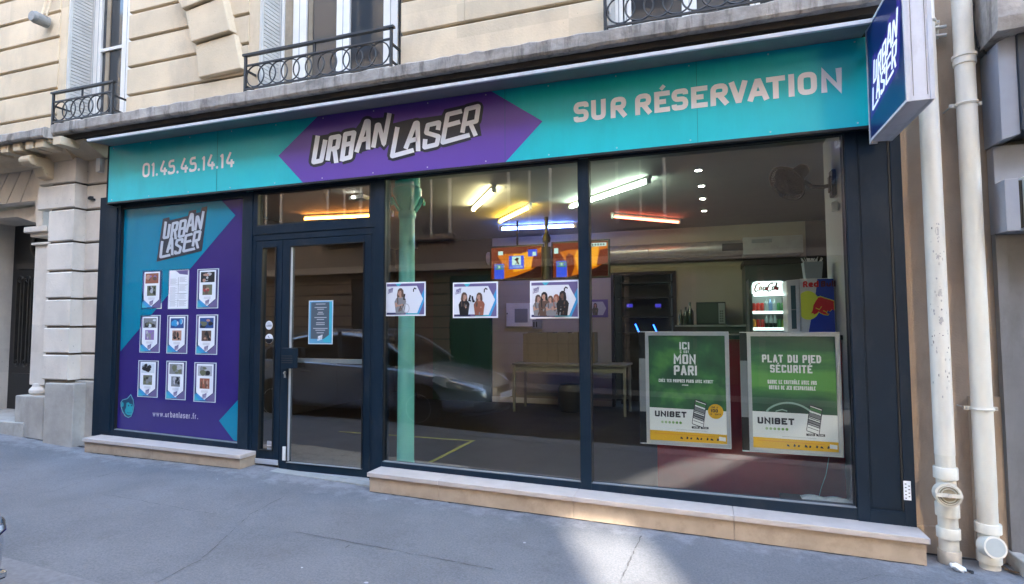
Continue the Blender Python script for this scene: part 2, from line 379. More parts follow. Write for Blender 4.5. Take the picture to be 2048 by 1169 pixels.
# ================================================================ THE GROUND
def pavement_mat():
    m = bpy.data.materials.new('asphalt_pavement'); m.use_nodes = True; N = m.node_tree.nodes; L = m.node_tree.links; b = N['Principled BSDF']
    geo = N.new('ShaderNodeNewGeometry')
    def noise(s, d=6, r=.6):
        n = N.new('ShaderNodeTexNoise'); n.inputs['Scale'].default_value = s; n.inputs['Detail'].default_value = d; n.inputs['Roughness'].default_value = r
        L.new(geo.outputs['Position'], n.inputs['Vector']); return n
    r = N.new('ShaderNodeValToRGB'); e = r.color_ramp.elements
    e[0].position = .3; e[0].color = (.106, .107, .115, 1); e[1].position = .72; e[1].color = (.160, .162, .172, 1)
    L.new(noise(1.1, 9, .65).outputs[0], r.inputs[0])
    g = N.new('ShaderNodeMapRange'); g.inputs[1].default_value = .3; g.inputs[2].default_value = .7; g.inputs[3].default_value = .70; g.inputs[4].default_value = 1.30
    L.new(noise(75, 4, .75).outputs[0], g.inputs[0])
    mx = N.new('ShaderNodeMix'); mx.data_type = 'RGBA'; mx.blend_type = 'MULTIPLY'; mx.inputs[0].default_value = 1
    L.new(r.outputs[0], mx.inputs[6]); L.new(g.outputs[0], mx.inputs[7])
    # trodden gum: pale dots, each cell its own size
    v = N.new('ShaderNodeTexVoronoi'); v.inputs['Scale'].default_value = 4.3; v.inputs['Randomness'].default_value = 1
    nd = noise(22, 2); ad = N.new('ShaderNodeMix'); ad.data_type = 'RGBA'; ad.blend_type = 'ADD'; ad.inputs[0].default_value = .035
    L.new(geo.outputs['Position'], ad.inputs[6]); L.new(nd.outputs[1], ad.inputs[7]); L.new(ad.outputs[2], v.inputs['Vector'])
    sx = N.new('ShaderNodeSeparateColor'); L.new(v.outputs['Color'], sx.inputs[0])
    th = N.new('ShaderNodeMapRange'); th.inputs[1].default_value = .25; th.inputs[2].default_value = 1; th.inputs[3].default_value = 0; th.inputs[4].default_value = .066; L.new(sx.outputs[0], th.inputs[0])
    lt = N.new('ShaderNodeMath'); lt.operation = 'LESS_THAN'; L.new(v.outputs['Distance'], lt.inputs[0]); L.new(th.outputs[0], lt.inputs[1])
    ml = N.new('ShaderNodeMath'); ml.operation = 'MULTIPLY'; L.new(lt.outputs[0], ml.inputs[0]); L.new(sx.outputs[1], ml.inputs[1])
    m2 = N.new('ShaderNodeMix'); m2.data_type = 'RGBA'; m2.inputs[7].default_value = (.62, .62, .64, 1)
    L.new(ml.outputs[0], m2.inputs[0]); L.new(mx.outputs[2], m2.inputs[6])
    # dark damp stains
    st = N.new('ShaderNodeMapRange'); st.inputs[1].default_value = .60; st.inputs[2].default_value = .74; st.inputs[3].default_value = 0; st.inputs[4].default_value = .45
    L.new(noise(2.7, 7, .62).outputs[0], st.inputs[0])
    m3 = N.new('ShaderNodeMix'); m3.data_type = 'RGBA'; m3.inputs[7].default_value = (.072, .071, .076, 1); L.new(st.outputs[0], m3.inputs[0]); L.new(m2.outputs[2], m3.inputs[6])
    sp = N.new('ShaderNodeSeparateXYZ'); L.new(geo.outputs['Position'], sp.inputs[0])
    dy = N.new('ShaderNodeMapRange'); dy.inputs[1].default_value = -.95; dy.inputs[2].default_value = -.22; dy.inputs[3].default_value = -.35; dy.inputs[4].default_value = .22; L.new(sp.outputs[1], dy.inputs[0])
    dn_ = N.new('ShaderNodeMath'); dn_.operation = 'ADD'; L.new(dy.outputs[0], dn_.inputs[0]); L.new(noise(6.5, 8, .72).outputs[0], dn_.inputs[1])
    dm = N.new('ShaderNodeMapRange'); dm.inputs[1].default_value = .56; dm.inputs[2].default_value = .74; dm.inputs[3].default_value = 0; dm.inputs[4].default_value = .35; L.new(dn_.outputs[0], dm.inputs[0])
    m4 = N.new('ShaderNodeMix'); m4.data_type = 'RGBA'; m4.inputs[7].default_value = (.34, .34, .36, 1); L.new(dm.outputs[0], m4.inputs[0]); L.new(m3.outputs[2], m4.inputs[6])
    L.new(m4.outputs[2], b.inputs['Base Color']); b.inputs['Roughness'].default_value = .78
    bp = N.new('ShaderNodeBump'); bp.inputs['Strength'].default_value = .35; bp.inputs['Distance'].default_value = .006
    L.new(noise(160, 4).outputs[0], bp.inputs['Height']); L.new(bp.outputs[0], b.inputs['Normal'])
    return m
PAVE = pavement_mat()
CRACK = mat('pavement_crack', (.070, .069, .073), .9, var=.3, scale=20)
KERB = mat('granite_kerb', (.17, .17, .18), .7, var=.25, scale=30, bump=.3)
ROAD = mat('road_asphalt', (.014, .0145, .017), .95, spec=.03, var=.25, scale=4, bump=.4, bscale=120)
XS = [-40, -20, -12, -10, -8.1, -7.3, -6.5, -5.4, -4.4, -3.7, -2.9, -2, -1, 0, 1.3, 3, 6, 12, 25, 40]
def strip(name, y0, y1, dz, m, th=.0):
    b = MB()
    for a, c in zip(XS, XS[1:]):
        b.face([(a, y0, gz(a)+dz), (c, y0, gz(c)+dz), (c, y1, gz(c)+dz), (a, y1, gz(a)+dz)], m)
    if th:
        for a, c in zip(XS, XS[1:]): b.face([(a, y0, gz(a)+dz-th), (c, y0, gz(c)+dz-th), (c, y0, gz(c)+dz), (a, y0, gz(a)+dz)], m)
    return b
b = strip('pavement', -2.33, .9, 0, PAVE)
def crack(pts, wd):
    W_ = []
    for (px, py) in pts:
        d = FW + RT*((px-1024)/F_PX) - UP*((py-584.5)/F_PX); z = 0
        for _ in range(4): t = (z-EYE)/d.z; z = gz(d.x*t)
        W_.append((d.x*t, d.y*t-DIST))
    fine = []
    for p, q in zip(W_, W_[1:]):
        n = max(2, int(math.dist(p, q)/.05))
        for i in range(n):
            t = i/n; fine.append((p[0]+(q[0]-p[0])*t+random.uniform(-.006, .006), p[1]+(q[1]-p[1])*t+random.uniform(-.006, .006)))
    for p, q in zip(fine, fine[1:]):
        d = Vector((q[0]-p[0], q[1]-p[1])); 
        if d.length < 1e-5: continue
        n = Vector((-d.y, d.x)).normalized()*wd*random.uniform(.1, .8)/2
        b.face([(x, y, gz(x)+.003) for x, y in ((p[0]+n.x, p[1]+n.y), (q[0]+n.x, q[1]+n.y), (q[0]-n.x, q[1]-n.y), (p[0]-n.x, p[1]-n.y))], CRACK)
crack([(313, 1167), (400, 1122), (455, 1072), (500, 1030), (575, 990)], .008)
crack([(75, 988), (110, 983), (170, 962), (250, 940)], .016)
crack([(190, 987), (300, 1006), (450, 1034)], .006)
crack([(590, 1065), (700, 1085), (810, 1106), (1000, 1142)], .010)
crack([(690, 1096), (706, 1086)], .02)
crack([(1240, 1167), (1285, 1068)], .012)
crack([(1700, 1167), (1760, 1150), (1860, 1162)], .006)
GRIME = mat('grime_line', (.035, .032, .03), .95, var=.3, scale=15)
for x0, x1, yy in ((-2.86, 1.34, -.248), (-6.52, -4.36, -.228), (1.36, 1.80, -.02), (-7.75, -6.66, -.10)):
    x = x0; pts = []
    while x < x1: pts.append((x, yy-random.uniform(.004, .022)-(.02 if random.random() < .08 else 0))); x += random.uniform(.03, .09)
    for (a, ya), (c, yc) in zip(pts, pts[1:]): b.face([(a, ya, gz(a)+.0035), (c, yc, gz(c)+.0035), (c, yy+.02, gz(c)+.0035), (a, yy+.02, gz(a)+.0035)], GRIME)
b.build('pavement', loc=(0, 0, 0)).__setitem__('kind', 'structure')
b = strip('kerb', -2.62, -2.334, .003, KERB, .16)
tag(b.build('kerb', loc=(0, -2.5, 0)), kind='structure')
b = strip('road', -8.6, -2.6, -.13, ROAD); b2 = MB()
tag(b.build('road', loc=(0, -5, 0)), kind='structure')
b = strip('far_pavement', -11.3, -8.6, 0, ROAD)
for a, c in zip(XS, XS[1:]): b.face([(a, -8.6, gz(a)-.14), (c, -8.6, gz(c)-.14), (c, -8.6, gz(c)), (a, -8.6, gz(a))], KERB)
tag(b.build('far_pavement', loc=(0, -10, 0)), kind='structure')
b = MB(); b.face([(-150, -150, -.75), (150, -150, -.75), (150, 150, -.75), (-150, 150, -.75)], ROAD)
tag(b.build('ground', loc=(0, 0, -.75)), kind='structure')

# ================================================================ THE APARTMENT BUILDING ABOVE AND LEFT OF THE SHOP
bld = thing('apartment_building', 'cream cut-stone apartment building with grooved courses above and left of the shopfront', 'building', (-4, .2, 0))
CZ = 3.70
def course(b, x0, x1, z0, z1, m=STONE, y=0.0, d=.05, g=.011):
    """one course of dressed stone, its lower and upper arris chamfered into the joint"""
    c = .012
    yz = [(y+c, z0+g), (y, z0+g+c), (y, z1-g-c), (y+c, z1-g), (y+d, z1-g), (y+d, z0+g)]
    b.prismx(yz, x0, x1, m)
up = MB()
def wallseg(x0, x1, joints, ztop=7.4, vj=None):
    js = [CZ-.05]+joints
    z = js[-1]
    while z < ztop: z += .332; js.append(z)
    for i, (a, c) in enumerate(zip(js, js[1:])):
        xs = [x0, x1]
        if vj:
            k = (i % 2); xs = [x0]+[v for v in vj[k] if x0 < v < x1]+[x1]
        for p, q in zip(xs, xs[1:]): course(up, p+(.0015 if p != x0 else 0), q-(.0015 if q != x1 else 0), a, c)
    up.box(x0, x1, .05, .40, CZ-.05, js[-1], JOINT)
wallseg(-11.5, -7.60, [4.13, 4.465, 4.80, 5.13, 5.46], vj=[[-9.6], [-8.9, -10.4]])
wallseg(-6.39, -4.60, [4.20, 4.54, 4.872, 5.20, 5.53], vj=[[], []])
wallseg(-2.73, -.74, [4.31, 4.645, 4.98], vj=[[], [-2.06, -1.2]])
wallseg(1.05, 1.335, [4.31, 4.645])
for x0, x1 in ((-7.60, -7.47), (-4.60, -4.47)): up.box(x0, x1, .012, .40, CZ-.05, 7.6, STONE)
up.box(-11.5, 1.335, .0, .40, 7.75, 17, STONE)             # the storeys above
for x0, x1 in ((-7.47, -6.39), (-4.47, -2.73), (-.74, 1.05)): up.box(x0, x1, .02, .40, 6.6, 7.75, STONE); up.box(x0, x1, .0, .40, CZ-.05, CZ+.17, STONE)
up.build('wall', bld)
# carved console blocks between the first two windows
cb = MB()
for poly, y in (([(402, 160), (395, 95), (478, 71), (492, 140)], -.05), ([(394, 92), (381, 32), (460, 2), (475, 68)], -.09), ([(380, 29), (360, -8), (452, -60), (459, -1)], -.12)):
    P = [XZ(px, py) for px, py in poly]; cx = sum(p[0] for p in P)/4
    back = [(x, .03, z) for x, z in P]; fr = [((x-cx)*.94+cx, y, z) for x, z in P]
    cb.ring(fr, back, STONE)
for o in (cb.build('console', bld, bevel=.012),): pass
# ledge: straight over the shop, stepping out over the entrance
lg = MB()
def ledge(x0, x1, yf, zt, zb, mat_=LEDGE, n=None):
    n = n or int((x1-x0)/.08); rings = []
    for i in range(n+1):
        x = x0+(x1-x0)*i/n; j = random.uniform(-.006, .006); k = random.uniform(-.007, .009)
        rings.append([(x, yf+.012, zb+j), (x, yf+j*.5, zb+.02+j), (x, yf+k*.5, zt-.015+k), (x, yf+.02, zt+k), (x, .14, zt+.01), (x, .14, zb+.06), (x, yf+.10, zb+.005)])
    lg.skin(rings, mat_)
zr = A(1205, 55, -.42).z
ledge(-7.0, 1.34, -.42, 3.80, 3.672)
ledge(-11.5, -6.99, -.50, 3.735, 3.625)
lg.build('ledge', bld, smooth=False)
sf = MB(); sf.box(-6.9, 1.34, -.34, .25, 3.625, 3.69, mat('shaded_soffit', (.045, .038, .032), .95, var=.3, scale=8)); sf.build('ledge_soffit', bld)  # shade under the ledge is put into this dark colour
dn = MB()
sfz = 3.625
dn.prismx([(-.42, sfz-.03), (-.42, sfz), (.1, sfz), (.1, sfz-.16), (-.16, sfz-.16), (-.20, sfz-.10), (-.26, sfz-.05)], -11.5, -7.02, STONE)
for i in range(9):
    x = A([117, 82, 62, 37, 12, -15, -45, -80, -115][i], 300, -.44).x
    dn.box(x-.085, x+.045, -.45, -.24, sfz-.095, sfz-.0005, STONE)
dn.prismx([(-.30, sfz-.02), (-.30, sfz), (.1, sfz), (.1, sfz-.15), (-.06, sfz-.15)], -7.02, -6.63, STONE)
dn.build('dentil_moulding', bld, bevel=.006)
# carved bracket under the ledge
cv = MB(); c = A(78, 328, -.25)
cv.prismx([(-.40, c.z+.06), (-.41, c.z-.0), (-.33, c.z-.06), (-.27, c.z-.05), (-.22, c.z-.15), (-.13, c.z-.17), (-.02, c.z-.10), (-.02, c.z+.07)], c.x-.09, c.x+.09, STONE)
cv.lathe([(.0, -.1), (.055, -.095), (.06, .095), (0, .1)], (c.x, -.36, c.z+.01), STONE, n=14, axis='x')
cv.build('bracket', bld, bevel=.012)

# ---- ground floor stonework left of the shop
gf = MB(); jz = [.86, 1.172, 1.487, 1.818, 2.145, 2.49, 2.885, 3.19, 3.50]
for a, c in zip(jz, jz[1:]):
    x1 = -6.66
    course(gf, -7.0, x1, a, c, STONEW, 0.0, .06, .012)
    x0 = A(95, 500, -.14).x if c < 2.9 else A(76, 400, -.14).x
    course(gf, x0, A(145, 500, -.14).x, a, c, STONEW, -.14, .2, .012)
gf.box(A(95, 500, -.14).x+.01, -7.02, -.115, .3, .8, 3.5, JOINT); gf.box(-7.02, -6.66, .03, .3, .8, 3.5, JOINT)
gf.build('pier', bld)
pl = MB()
pl.box(A(88, 800, -.17).x, A(146, 800, -.17).x, -.17, .2, .05, .835, STONEG)
pl.box(-7.03, -6.66, -.03, .2, .05, .86, STONEG)
pl.box(A(30, 800, -.10).x, A(88, 800, -.10).x, -.10, .3, .05, .66, STONEG)
pl.build('plinth', bld, bevel=.012)
cl = MB(); x0, x1 = A(62, 600, -.02).x, A(93, 600, -.02).x; xm = (x0+x1)/2
cl.box(x0, x1+.1, .0, .45, .78, 2.50, STONEW)
cl.lathe([(.13, .0), (.15, .03), (.15, .06), (.12, .10), (.115, .14)], (xm-.02, .10, .66), STONEW, n=20)
cl.box(x0-.03, x1+.05, -.03, .4, 2.50, 2.53, STONEW); cl.box(x0-.02, x1+.05, -.05, .4, 2.60, 2.65, STONEW); cl.box(x0-.08, x1+.06, -.09, .4, 2.65, 2.72, STONEW)
cl.build('door_colonnette', bld, bevel=.008)
# flat arch over the entrance
fa = MB(); zt, zb = 3.52, 3.07
edges = [(-7.79, -7.86+.0), (-7.955, -8.19), (-8.17, -8.46), (-8.40, -8.72), (-8.72, -9.0), (-9.0, -9.2), (-9.3, -9.3), (-9.6, -9.45), (-9.9, -9.62)]
for (ta, ba), (tb, bb) in zip(edges, edges[1:]):
    fa.prism([(ba-.008, zb), (ta-.008, zt), (tb+.008, zt), (bb+.008, zb)], 0.0, .5, STONEW)
fa.box(-9.8, -7.85, .03, .45, zb+.02, zt, JOINT)
fa.prism([(-7.72, 2.74), (-7.72, 3.5), (-7.79, 3.5), (-7.88, 3.06), (-7.84, 2.74)], -.02, .5, STONEW)
fa.prism([(-7.84, 2.74), (-7.88, 3.06), (-8.3, 3.04), (-8.9, 3.02), (-9.5, 3.02), (-9.5, 2.93), (-8.5, 2.93)], .15, .9, STONEW)
fa.build('flat_arch', bld, bevel=.004)
lw = MB(); lw.box(-11.5, -9.62, .0, .5, .1, 3.5, STONEW); lw.box(-9.62, -9.35, .05, .9, .1, 3.0, STONEW); lw.build('entrance_jamb', bld)
th_ = MB(); th_.box(-9.5, -7.75, -.12, .8, .12, .34, STONEG); th_.build('entrance_step', bld, bevel=.01)
dr = MB(); DK = mat('entrance_door_iron', (.010, .010, .012), .35, var=.2, scale=6); DB = mat('entrance_door_bronze', (.055, .05, .045), .4, metal=.3, var=.25, scale=10)
dr.box(-9.4, -8.0, .62, .68, .34, 3.0, DK)
xa, xb = -9.22, -8.28
dr.box(xa-.02, xb+.02, .585, .62, .72, .84, DK); dr.box(xa, xb, .585, .62, 2.30, 2.38, DB)
dr.torus(((xa+xb)/2+.02, .6, 2.64), .21, .03, DB, n=32)
dr.build('entrance_door', bld)
gr = MB()
for i in range(6):
    x = xa+.08+i*(xb-xa-.16)/5
    for s_ in (-1, 1): gr.box(x+s_*.045-.008, x+s_*.045+.008, .575, .62, .98, 2.16, DB)
    gr.torus((x, .597, 2.16), .045, .009, DB, n=16, k=4); gr.torus((x, .597, .98), .045, .009, DB, n=16, k=4)
gr.build('door_grille', bld)

# plain continuation of the street on both sides, out of the picture
cw_ = MB(); cw_.box(-45, -11.502, .02, .4, -.1, 17, STONE); cw_.box(-45, -11.502, -.35, .02, 3.64, 3.76, LEDGE)
for i in range(9):
    x = -14-i*3.3
    for z in (.9, 4.2, 7.6, 11): cw_.box(x-.6, x+.6, .008, .02, z, z+2.0, WGLASS)
tag(cw_.build('terrace_building'), 'plain cream stone building continuing the street beyond the entrance door', 'building')
# ---- windows of the first floor
def window(x0, x1, stiles, left_curtain=None, open_left=True):
    WPAINT = MC['white_joinery_paint']; yb = .30; z0, z1 = CZ+.17, 6.6
    f = MB(); f.box(x0, x1, yb, yb+.06, z0, z0+.09, WPAINT); f.box(x0, x1, yb, yb+.06, z1-.08, z1, WPAINT)
    for a, c in stiles: f.box(a, c, yb, yb+.06, z0+.09, z1-.08, WPAINT); f.box((a+c)/2-.004, (a+c)/2+.004, yb-.003, yb+.01, z0+.1, z1-.1, GASK)
    o = f.build('window', bld, bevel=.004)
    p = MB(); p.box(x0+.02, x1-.02, yb+.03, yb+.035, z0+.09, z1-.08, WGLASS)
    for a, c in zip(stiles, stiles[1:]): p.box(a[1]+.002, c[0]-.002, yb+.015, yb+.029, 5.35, 5.40, WPAINT) if False else None
    p.build('pane', o)
    q = MB(); WPAINT = mat('dull_shutter_paint', (.56, .54, .50), .6, var=.12, scale=5)
    for i in range(62):
        z = z0+.05+i*.043; q.box(x0+.001, x0+.035, .05, yb-.01, z, z+.034, WPAINT)
    q.box(x0+.001, x0+.03, .02, .05, z0, z1, WPAINT); q.box(x0+.0015, x0+.012, .05, yb, z0, z1, WPAINT)
    q.build('shutter', o)
    return o
A4_ = lambda px: A(px, 100, .30).x
w1 = window(-7.47, -6.39, [(-7.46, -7.38), (A4_(190), A4_(201)), (A4_(243), A4_(262)), (-6.5, -6.40)])
tb = MB(); tb.box(A4_(201), A4_(243), .305, .335, 5.02, 5.06, WPAINT); tb.build('glazing_bar', w1)
w2 = window(-4.47, -2.73, [(-4.46, -4.40), (A4_(585), A4_(611)), (A4_(672), A4_(698)), (A4_(766), A4_(795))])
for wx, pa, pb in ((w1, 208, 216), (w2, 560, 583), (w2, 613, 622)):
    cu = MB(); x0, x1 = A4_(pa), A4_(pb); n = 14
    front = [(x0+(x1-x0)*i/n, .322+.006*math.sin(i*2.1)) for i in range(n+1)]
    cu.prismz(front+[(x1, .329), (x0, .329)], CZ+.27, 6.4, CURT); cu.build('curtain', wx)
w3 = window(-.74, 1.05, [(-.73, -.62), (A(1245, 20, .3).x, A(1262, 20, .3).x), (A(1363, 0, .3).x, A(1393, 0, .3).x), (A(1500, 0, .3).x, A(1520, 0, .3).x), (.97, 1.04)])
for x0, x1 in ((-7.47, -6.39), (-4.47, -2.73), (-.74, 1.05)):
    sv = MB(); sv.box(x0, x1, .36, .40, 3.85, 6.7, mat('room_dark', (.02, .02, .022), .9)); sv.build('window_backing', bld)  # dark sheet stands in for the unlit room behind the window

def railing(x0, x1, y=-.13):
    g = MB(); zt = 4.315
    g.box(x0-.03, x1+.03, y-.022, y+.022, zt, zt+.022, IRON)
    for z in (4.205, 3.955): g.box(x0, x1, y-.009, y+.009, z, z+.016, IRON)
    for x in (x0, x1): 
        g.box(x-.012, x+.012, y-.012, y+.012, 3.76, zt, IRON); g.box(x-.009, x+.009, y, .06, 4.16, 4.18, IRON)
        g.box(x-.009, x+.009, y, .06, 3.99, 4.01, IRON)
    xm = (x0+x1)/2; 
    for x in ([xm] if x1-x0 < 1.3 else [x0+(x1-x0)*.5, ]): g.box(x-.008, x+.008, y-.008, y+.008, 4.21, zt, IRON); g.box(x-.008, x+.008, y-.008, y+.008, 3.79, 3.955, IRON)
    n = max(3, round((x1-x0-.26)/.148)); 
    for i in range(n+1):
        x = x0+.13+(x1-x0-.26)*i/n
        g.torus((x, y, 4.088), .112, .0075, IRON, n=30, k=5)
    return g.build('railing', bld)
railing(-7.44, -6.44); railing(-4.50, -2.76); railing(-.73, 1.02)
cap = MB(); c = A(86, 42, -.08)
cap.lathe([(0, -.13), (.06, -.13), (.075, -.09), (.07, .05), (.05, .06), (0, .06)], (c.x, -.08, c.z), mat('grey_fitting', (.25, .25, .24), .6, var=.2, scale=15), n=16, axis='y')
cap.tube((c.x+.0, -.1, c.z+.05), (c.x+.0, -.02, c.z+.5), .012, STONE, 8); cap.tube((c.x+.06, -.08, c.z+.05), (c.x+.06, .0, c.z+.5), .010, STONE, 8)
tag(cap.build('wall_fitting'), 'small round grey fitting with conduits on the stone at the top left', 'fitting')
for (px, py, nm, lb) in ((186, 397, 'iron_stub', 'small rusty iron stub in the stone beside the shop sign'),):
    c = A(px, py, 0); s_ = MB(); s_.box(c.x-.035, c.x+.01, -.03, .02, c.z-.02, c.z+.02, IRON); s_.tube((c.x, -.06, c.z-.01), (c.x+.04, .0, c.z-.02), .012, IRON, 8)
    tag(s_.build(nm), lb, 'iron stub')
c = A(201, 330, -.03); s_ = MB(); s_.box(c.x-.035, c.x+.03, -.06, .005, c.z-.09, c.z+.09, WPAINT); s_.path([(c.x+.01, -.05, c.z+.09), (c.x+.0, -.08, c.z+.16), (c.x+.07, -.1, c.z+.2)], .006, IRON)
tag(s_.build('junction_box', bevel=.006), 'small white junction box with a black cable left of the turquoise sign', 'junction box')

# ================================================================ PLASTER WALL, DOWNPIPES, NEIGHBOUR
pw = MB(); pw.box(1.352, 1.93, .02, .4, -.15, 17, PLAST); pw.box(1.70, 1.93, -.015, .02, -.15, 1.0, PLAST); pw.box(1.352, 1.50, .0, .02, -.15, .1, PLAST)
tag(pw.build('party_wall', bevel=.004), 'brown plastered strip of wall behind the two white downpipes', 'wall')
def downpipe(nm, label, px, r, low, bands, mt, kind):
    x = A(px, 640, -.13).x; y = -.13; t = thing(nm, label, 'downpipe', (x, y, gz(x)))
    zb = gz(x)
    p = MB(); p.tube((x, y, low), (x, y, 9), r, mt, 28); p.build('pipe', t, smooth=True)
    for z in bands:
        c = MB(); c.torus((x, y, z), r+.003, .007, PVC, axis='z', n=28); c.lathe([(r+.001, -.011), (r+.006, -.011), (r+.006, .011), (r+.001, .011)], (x, y, z), PVC, n=28)
        c.box(x-r-.035, x-r+.004, y+.012, y+.03, z-.012, z+.012, PVC); c.box(x+r-.004, x+r+.035, y+.012, y+.03, z-.012, z+.012, PVC)
        for s_ in (-1, 1): c.tube((x+s_*(r+.024), y+.008, z), (x+s_*(r+.024), .02, z), .006, STEEL, 8)
        c.build('bracket', t, smooth=True)
    return t, x, y, zb
t, x, y, zb = downpipe('downpipe', 'scuffed white downpipe nearest the shopfront, ending in a dark-rimmed access trap', 1877, .058, .62, [3.6], PVCD, 0)
def collar(t, x, y, z0, z1, r, m=PVC, nm='collar'):
    c = MB(); c.lathe([(r-.010, 0), (r, .004), (r, z1-z0-.006), (r-.004, z1-z0), (r-.012, z1-z0)], (x, y, z0), m, n=28); c.build(nm, t, smooth=True)
zz = lambda py: A(1885, py, -.2).z
o = MB(); SC = [mat('scuff_grey', (.40, .38, .36), .7), mat('scuff_dark', (.22, .20, .19), .7), mat('scuff_glue', (.50, .46, .41), .7)]
def skinpatch(o, th, z, wt, h, m):
    pts = []; r = .0584
    for k in range(7):
        q = k/6*6.28; pts.append((th+wt*math.cos(q)*random.uniform(.6, 1), z+h*math.sin(q)*random.uniform(.5, 1)))
    o.face([(x+r*math.sin(a), y-r*math.cos(a), c) for a, c in pts], m)
for _ in range(48):
    z = random.triangular(.95, 2.35, 1.5); skinpatch(o, random.uniform(-1.25, .75), z, random.uniform(.03, .12), random.uniform(.004, .016), random.choice([SC[0], SC[0], SC[2], SC[1]]))
for z, h in ((2.12, .05), (1.95, .02), (1.70, .035), (1.52, .03)): skinpatch(o, -.05, z, .24, h, SC[2]); [skinpatch(o, random.uniform(-.25, .2), z+random.uniform(-h, h), .07, .008, SC[0]) for _ in range(7)]
o.build('scuff_marks', t, recalc=False)
collar(t, x, y, zz(962), zz(938), .070); collar(t, x, y, zz(1038), zz(1010), .068); collar(t, x, y, zz(1082), zz(1060), .067)
collar(t, x, y, zb-.0, zz(1105), .066, mat('dirty_pvc', (.48, .42, .34), .6, var=.25, scale=8))
b_ = MB(); b_.tube((x, y, zb), (x, y, .66), .056, PVC, 28); b_.build('lower_pipe', t, smooth=True)
ca = A(1897, 991, -.235); hd = MB(); ax = Vector((.30, -1, -.05)).normalized()
def disc(t, c, ax, R, nm, face_m, rim_m, depth=.08, bar=False):
    h = MB(); a = Vector(c); h.tube(a-ax*depth, a, R*.93, PVC, 28); h.tube(a-ax*.012, a+ax*.006, R, PVC, 28)
    h.build(nm, t, smooth=True)
    g = MB(); g.tube(a+ax*.0062, a+ax*.0085, R*.82, face_m, 28); g.build('cap_face', t, smooth=True)
    if bar:
        g = MB(); s_ = ax.cross(Vector((0, 0, 1))).normalized(); u_ = s_.cross(ax)
        q = [a+ax*.009+s_*(R*.95*i)+u_*(.011*j) for i, j in ((-1, -1), (1, -1), (1, 1), (-1, 1))]; q2 = [v+ax*.016 for v in q]; g.ring(q, q2, PVC)
        for R2, m2 in ((R*.74, face_m), (R*.55, face_m)):
            pts = [a+ax*.010+s_*(R2*math.cos(k*math.pi/14))+u_*(R2*math.sin(k*math.pi/14)) for k in range(28)]
            rings = []
            for k in range(28):
                p = pts[k]; rd = (p-a-ax*.010).normalized(); rings.append([p+rd*.004, p+ax*.007, p-rd*.004])
            g.skin(rings, rim_m, closed=True)
        g.tube(a+ax*.02, a+ax*.032, .012, STEEL, 12); g.build('trap_bar', t, smooth=True)
ax = Vector((-.05, -1, .06)).normalized(); disc(t, ca, ax, .076, 'access_trap', mat('old_cream_plastic', (.33, .27, .18), .6, var=.25, scale=30), mat('cream_rim', (.5, .45, .35), .5), bar=True)
t, x, y, zb = downpipe('downpipe', 'clean white downpipe farther from the shopfront, ending in a plain round grey cap', 1955, .058, .33, [A(1935, 208, -.13).z, A(1962, 818, -.13).z], PVC, 1)
zz = lambda py: A(1975, py, -.2).z
collar(t, x, y, zz(1072), zz(1052), .072); collar(t, x, y, zz(1132), zz(1108), .067)
z1 = A(1927, 115, -.15).z; c = MB(); c.lathe([(.058, -.05), (.066, -.046), (.066, 0), (.072, .004), (.072, .022), (.058, .026)], (x, y, z1), PVC, n=28); c.build('collar', t, smooth=True)
b_ = MB(); b_.tube((x, y, zb), (x, y, .4), .056, PVC, 28); b_.build('lower_pipe', t, smooth=True)
disc(t, A(1990, 1096, -.235), Vector((.20, -1, .22)).normalized(), .068, 'access_cap', mat('grey_cap', (.42, .44, .42), .5, var=.06, scale=8), PVC)
# cable clips and litter
s_ = MB(); c = A(1872, 60, -.0); 
for dz in (.0, -.06): s_.tube((c.x-.02, -.03, c.z+dz), (c.x+.05, -.03, c.z+dz), .012, WPAINT, 10)
s_.tube((c.x, .0, c.z-.07), (c.x, -.03, c.z+.03), .012, WPAINT, 10)
tag(s_.build('pipe_clip', smooth=True), 'small white plastic clips on the brown wall just right of the hanging sign', 'clip')
def litter(px, py, s, mt, nm, lb, ct):
    d = A(px, py, -.25); x = d.x; yy = -.27; r = MB(); rings = []
    for i in range(6):
        t = i/5; rings.append([(x+(t-.5)*s+random.uniform(-.006, .006), yy+(.45*s)*math.cos(q)*(.6+.4*math.sin(math.pi*t))+random.uniform(-.006, .006), gz(x)+.3*s+.3*s*math.sin(q)*(.55+.4*math.sin(math.pi*t))+random.uniform(-.003, .006)+(.5-t)*s*.3) for q in [k*math.pi/4 for k in range(8)]])
    r.skin(rings, mt); tag(r.build(nm), lb, ct)
litter(1914, 1138, .075, mat('crumpled_white_paper', (.75, .75, .75), .7, var=.1, scale=30), 'crumpled_cup', 'crumpled white paper cup on the ground between the downpipes', 'litter')
litter(1938, 1128, .03, IRON, 'dark_scrap', 'small black scrap lying behind the crumpled cup', 'litter')
lf = MB(); LEAF = mat('dead_leaf', (.16, .09, .04), .8, var=.3, scale=30)
for i in range(26):
    p = A(random.uniform(1990, 2040), 1145, -.12); x = p.x; yy = random.uniform(-.24, -.02); a = random.uniform(0, 6.28); s_ = random.uniform(.008, .02)
    q = [(x+s_*math.cos(a+k)*(1 if k else 1.6), yy+s_*math.sin(a+k), gz(x)+.004+random.uniform(0, .012)) for k in (0, 1.6, 3.1, 4.7)]
    lf.face(q, LEAF)
tag(lf.build('leaf_litter', recalc=False), 'small drift of dead brown leaves at the foot of the far downpipe', 'leaves', kind='stuff')

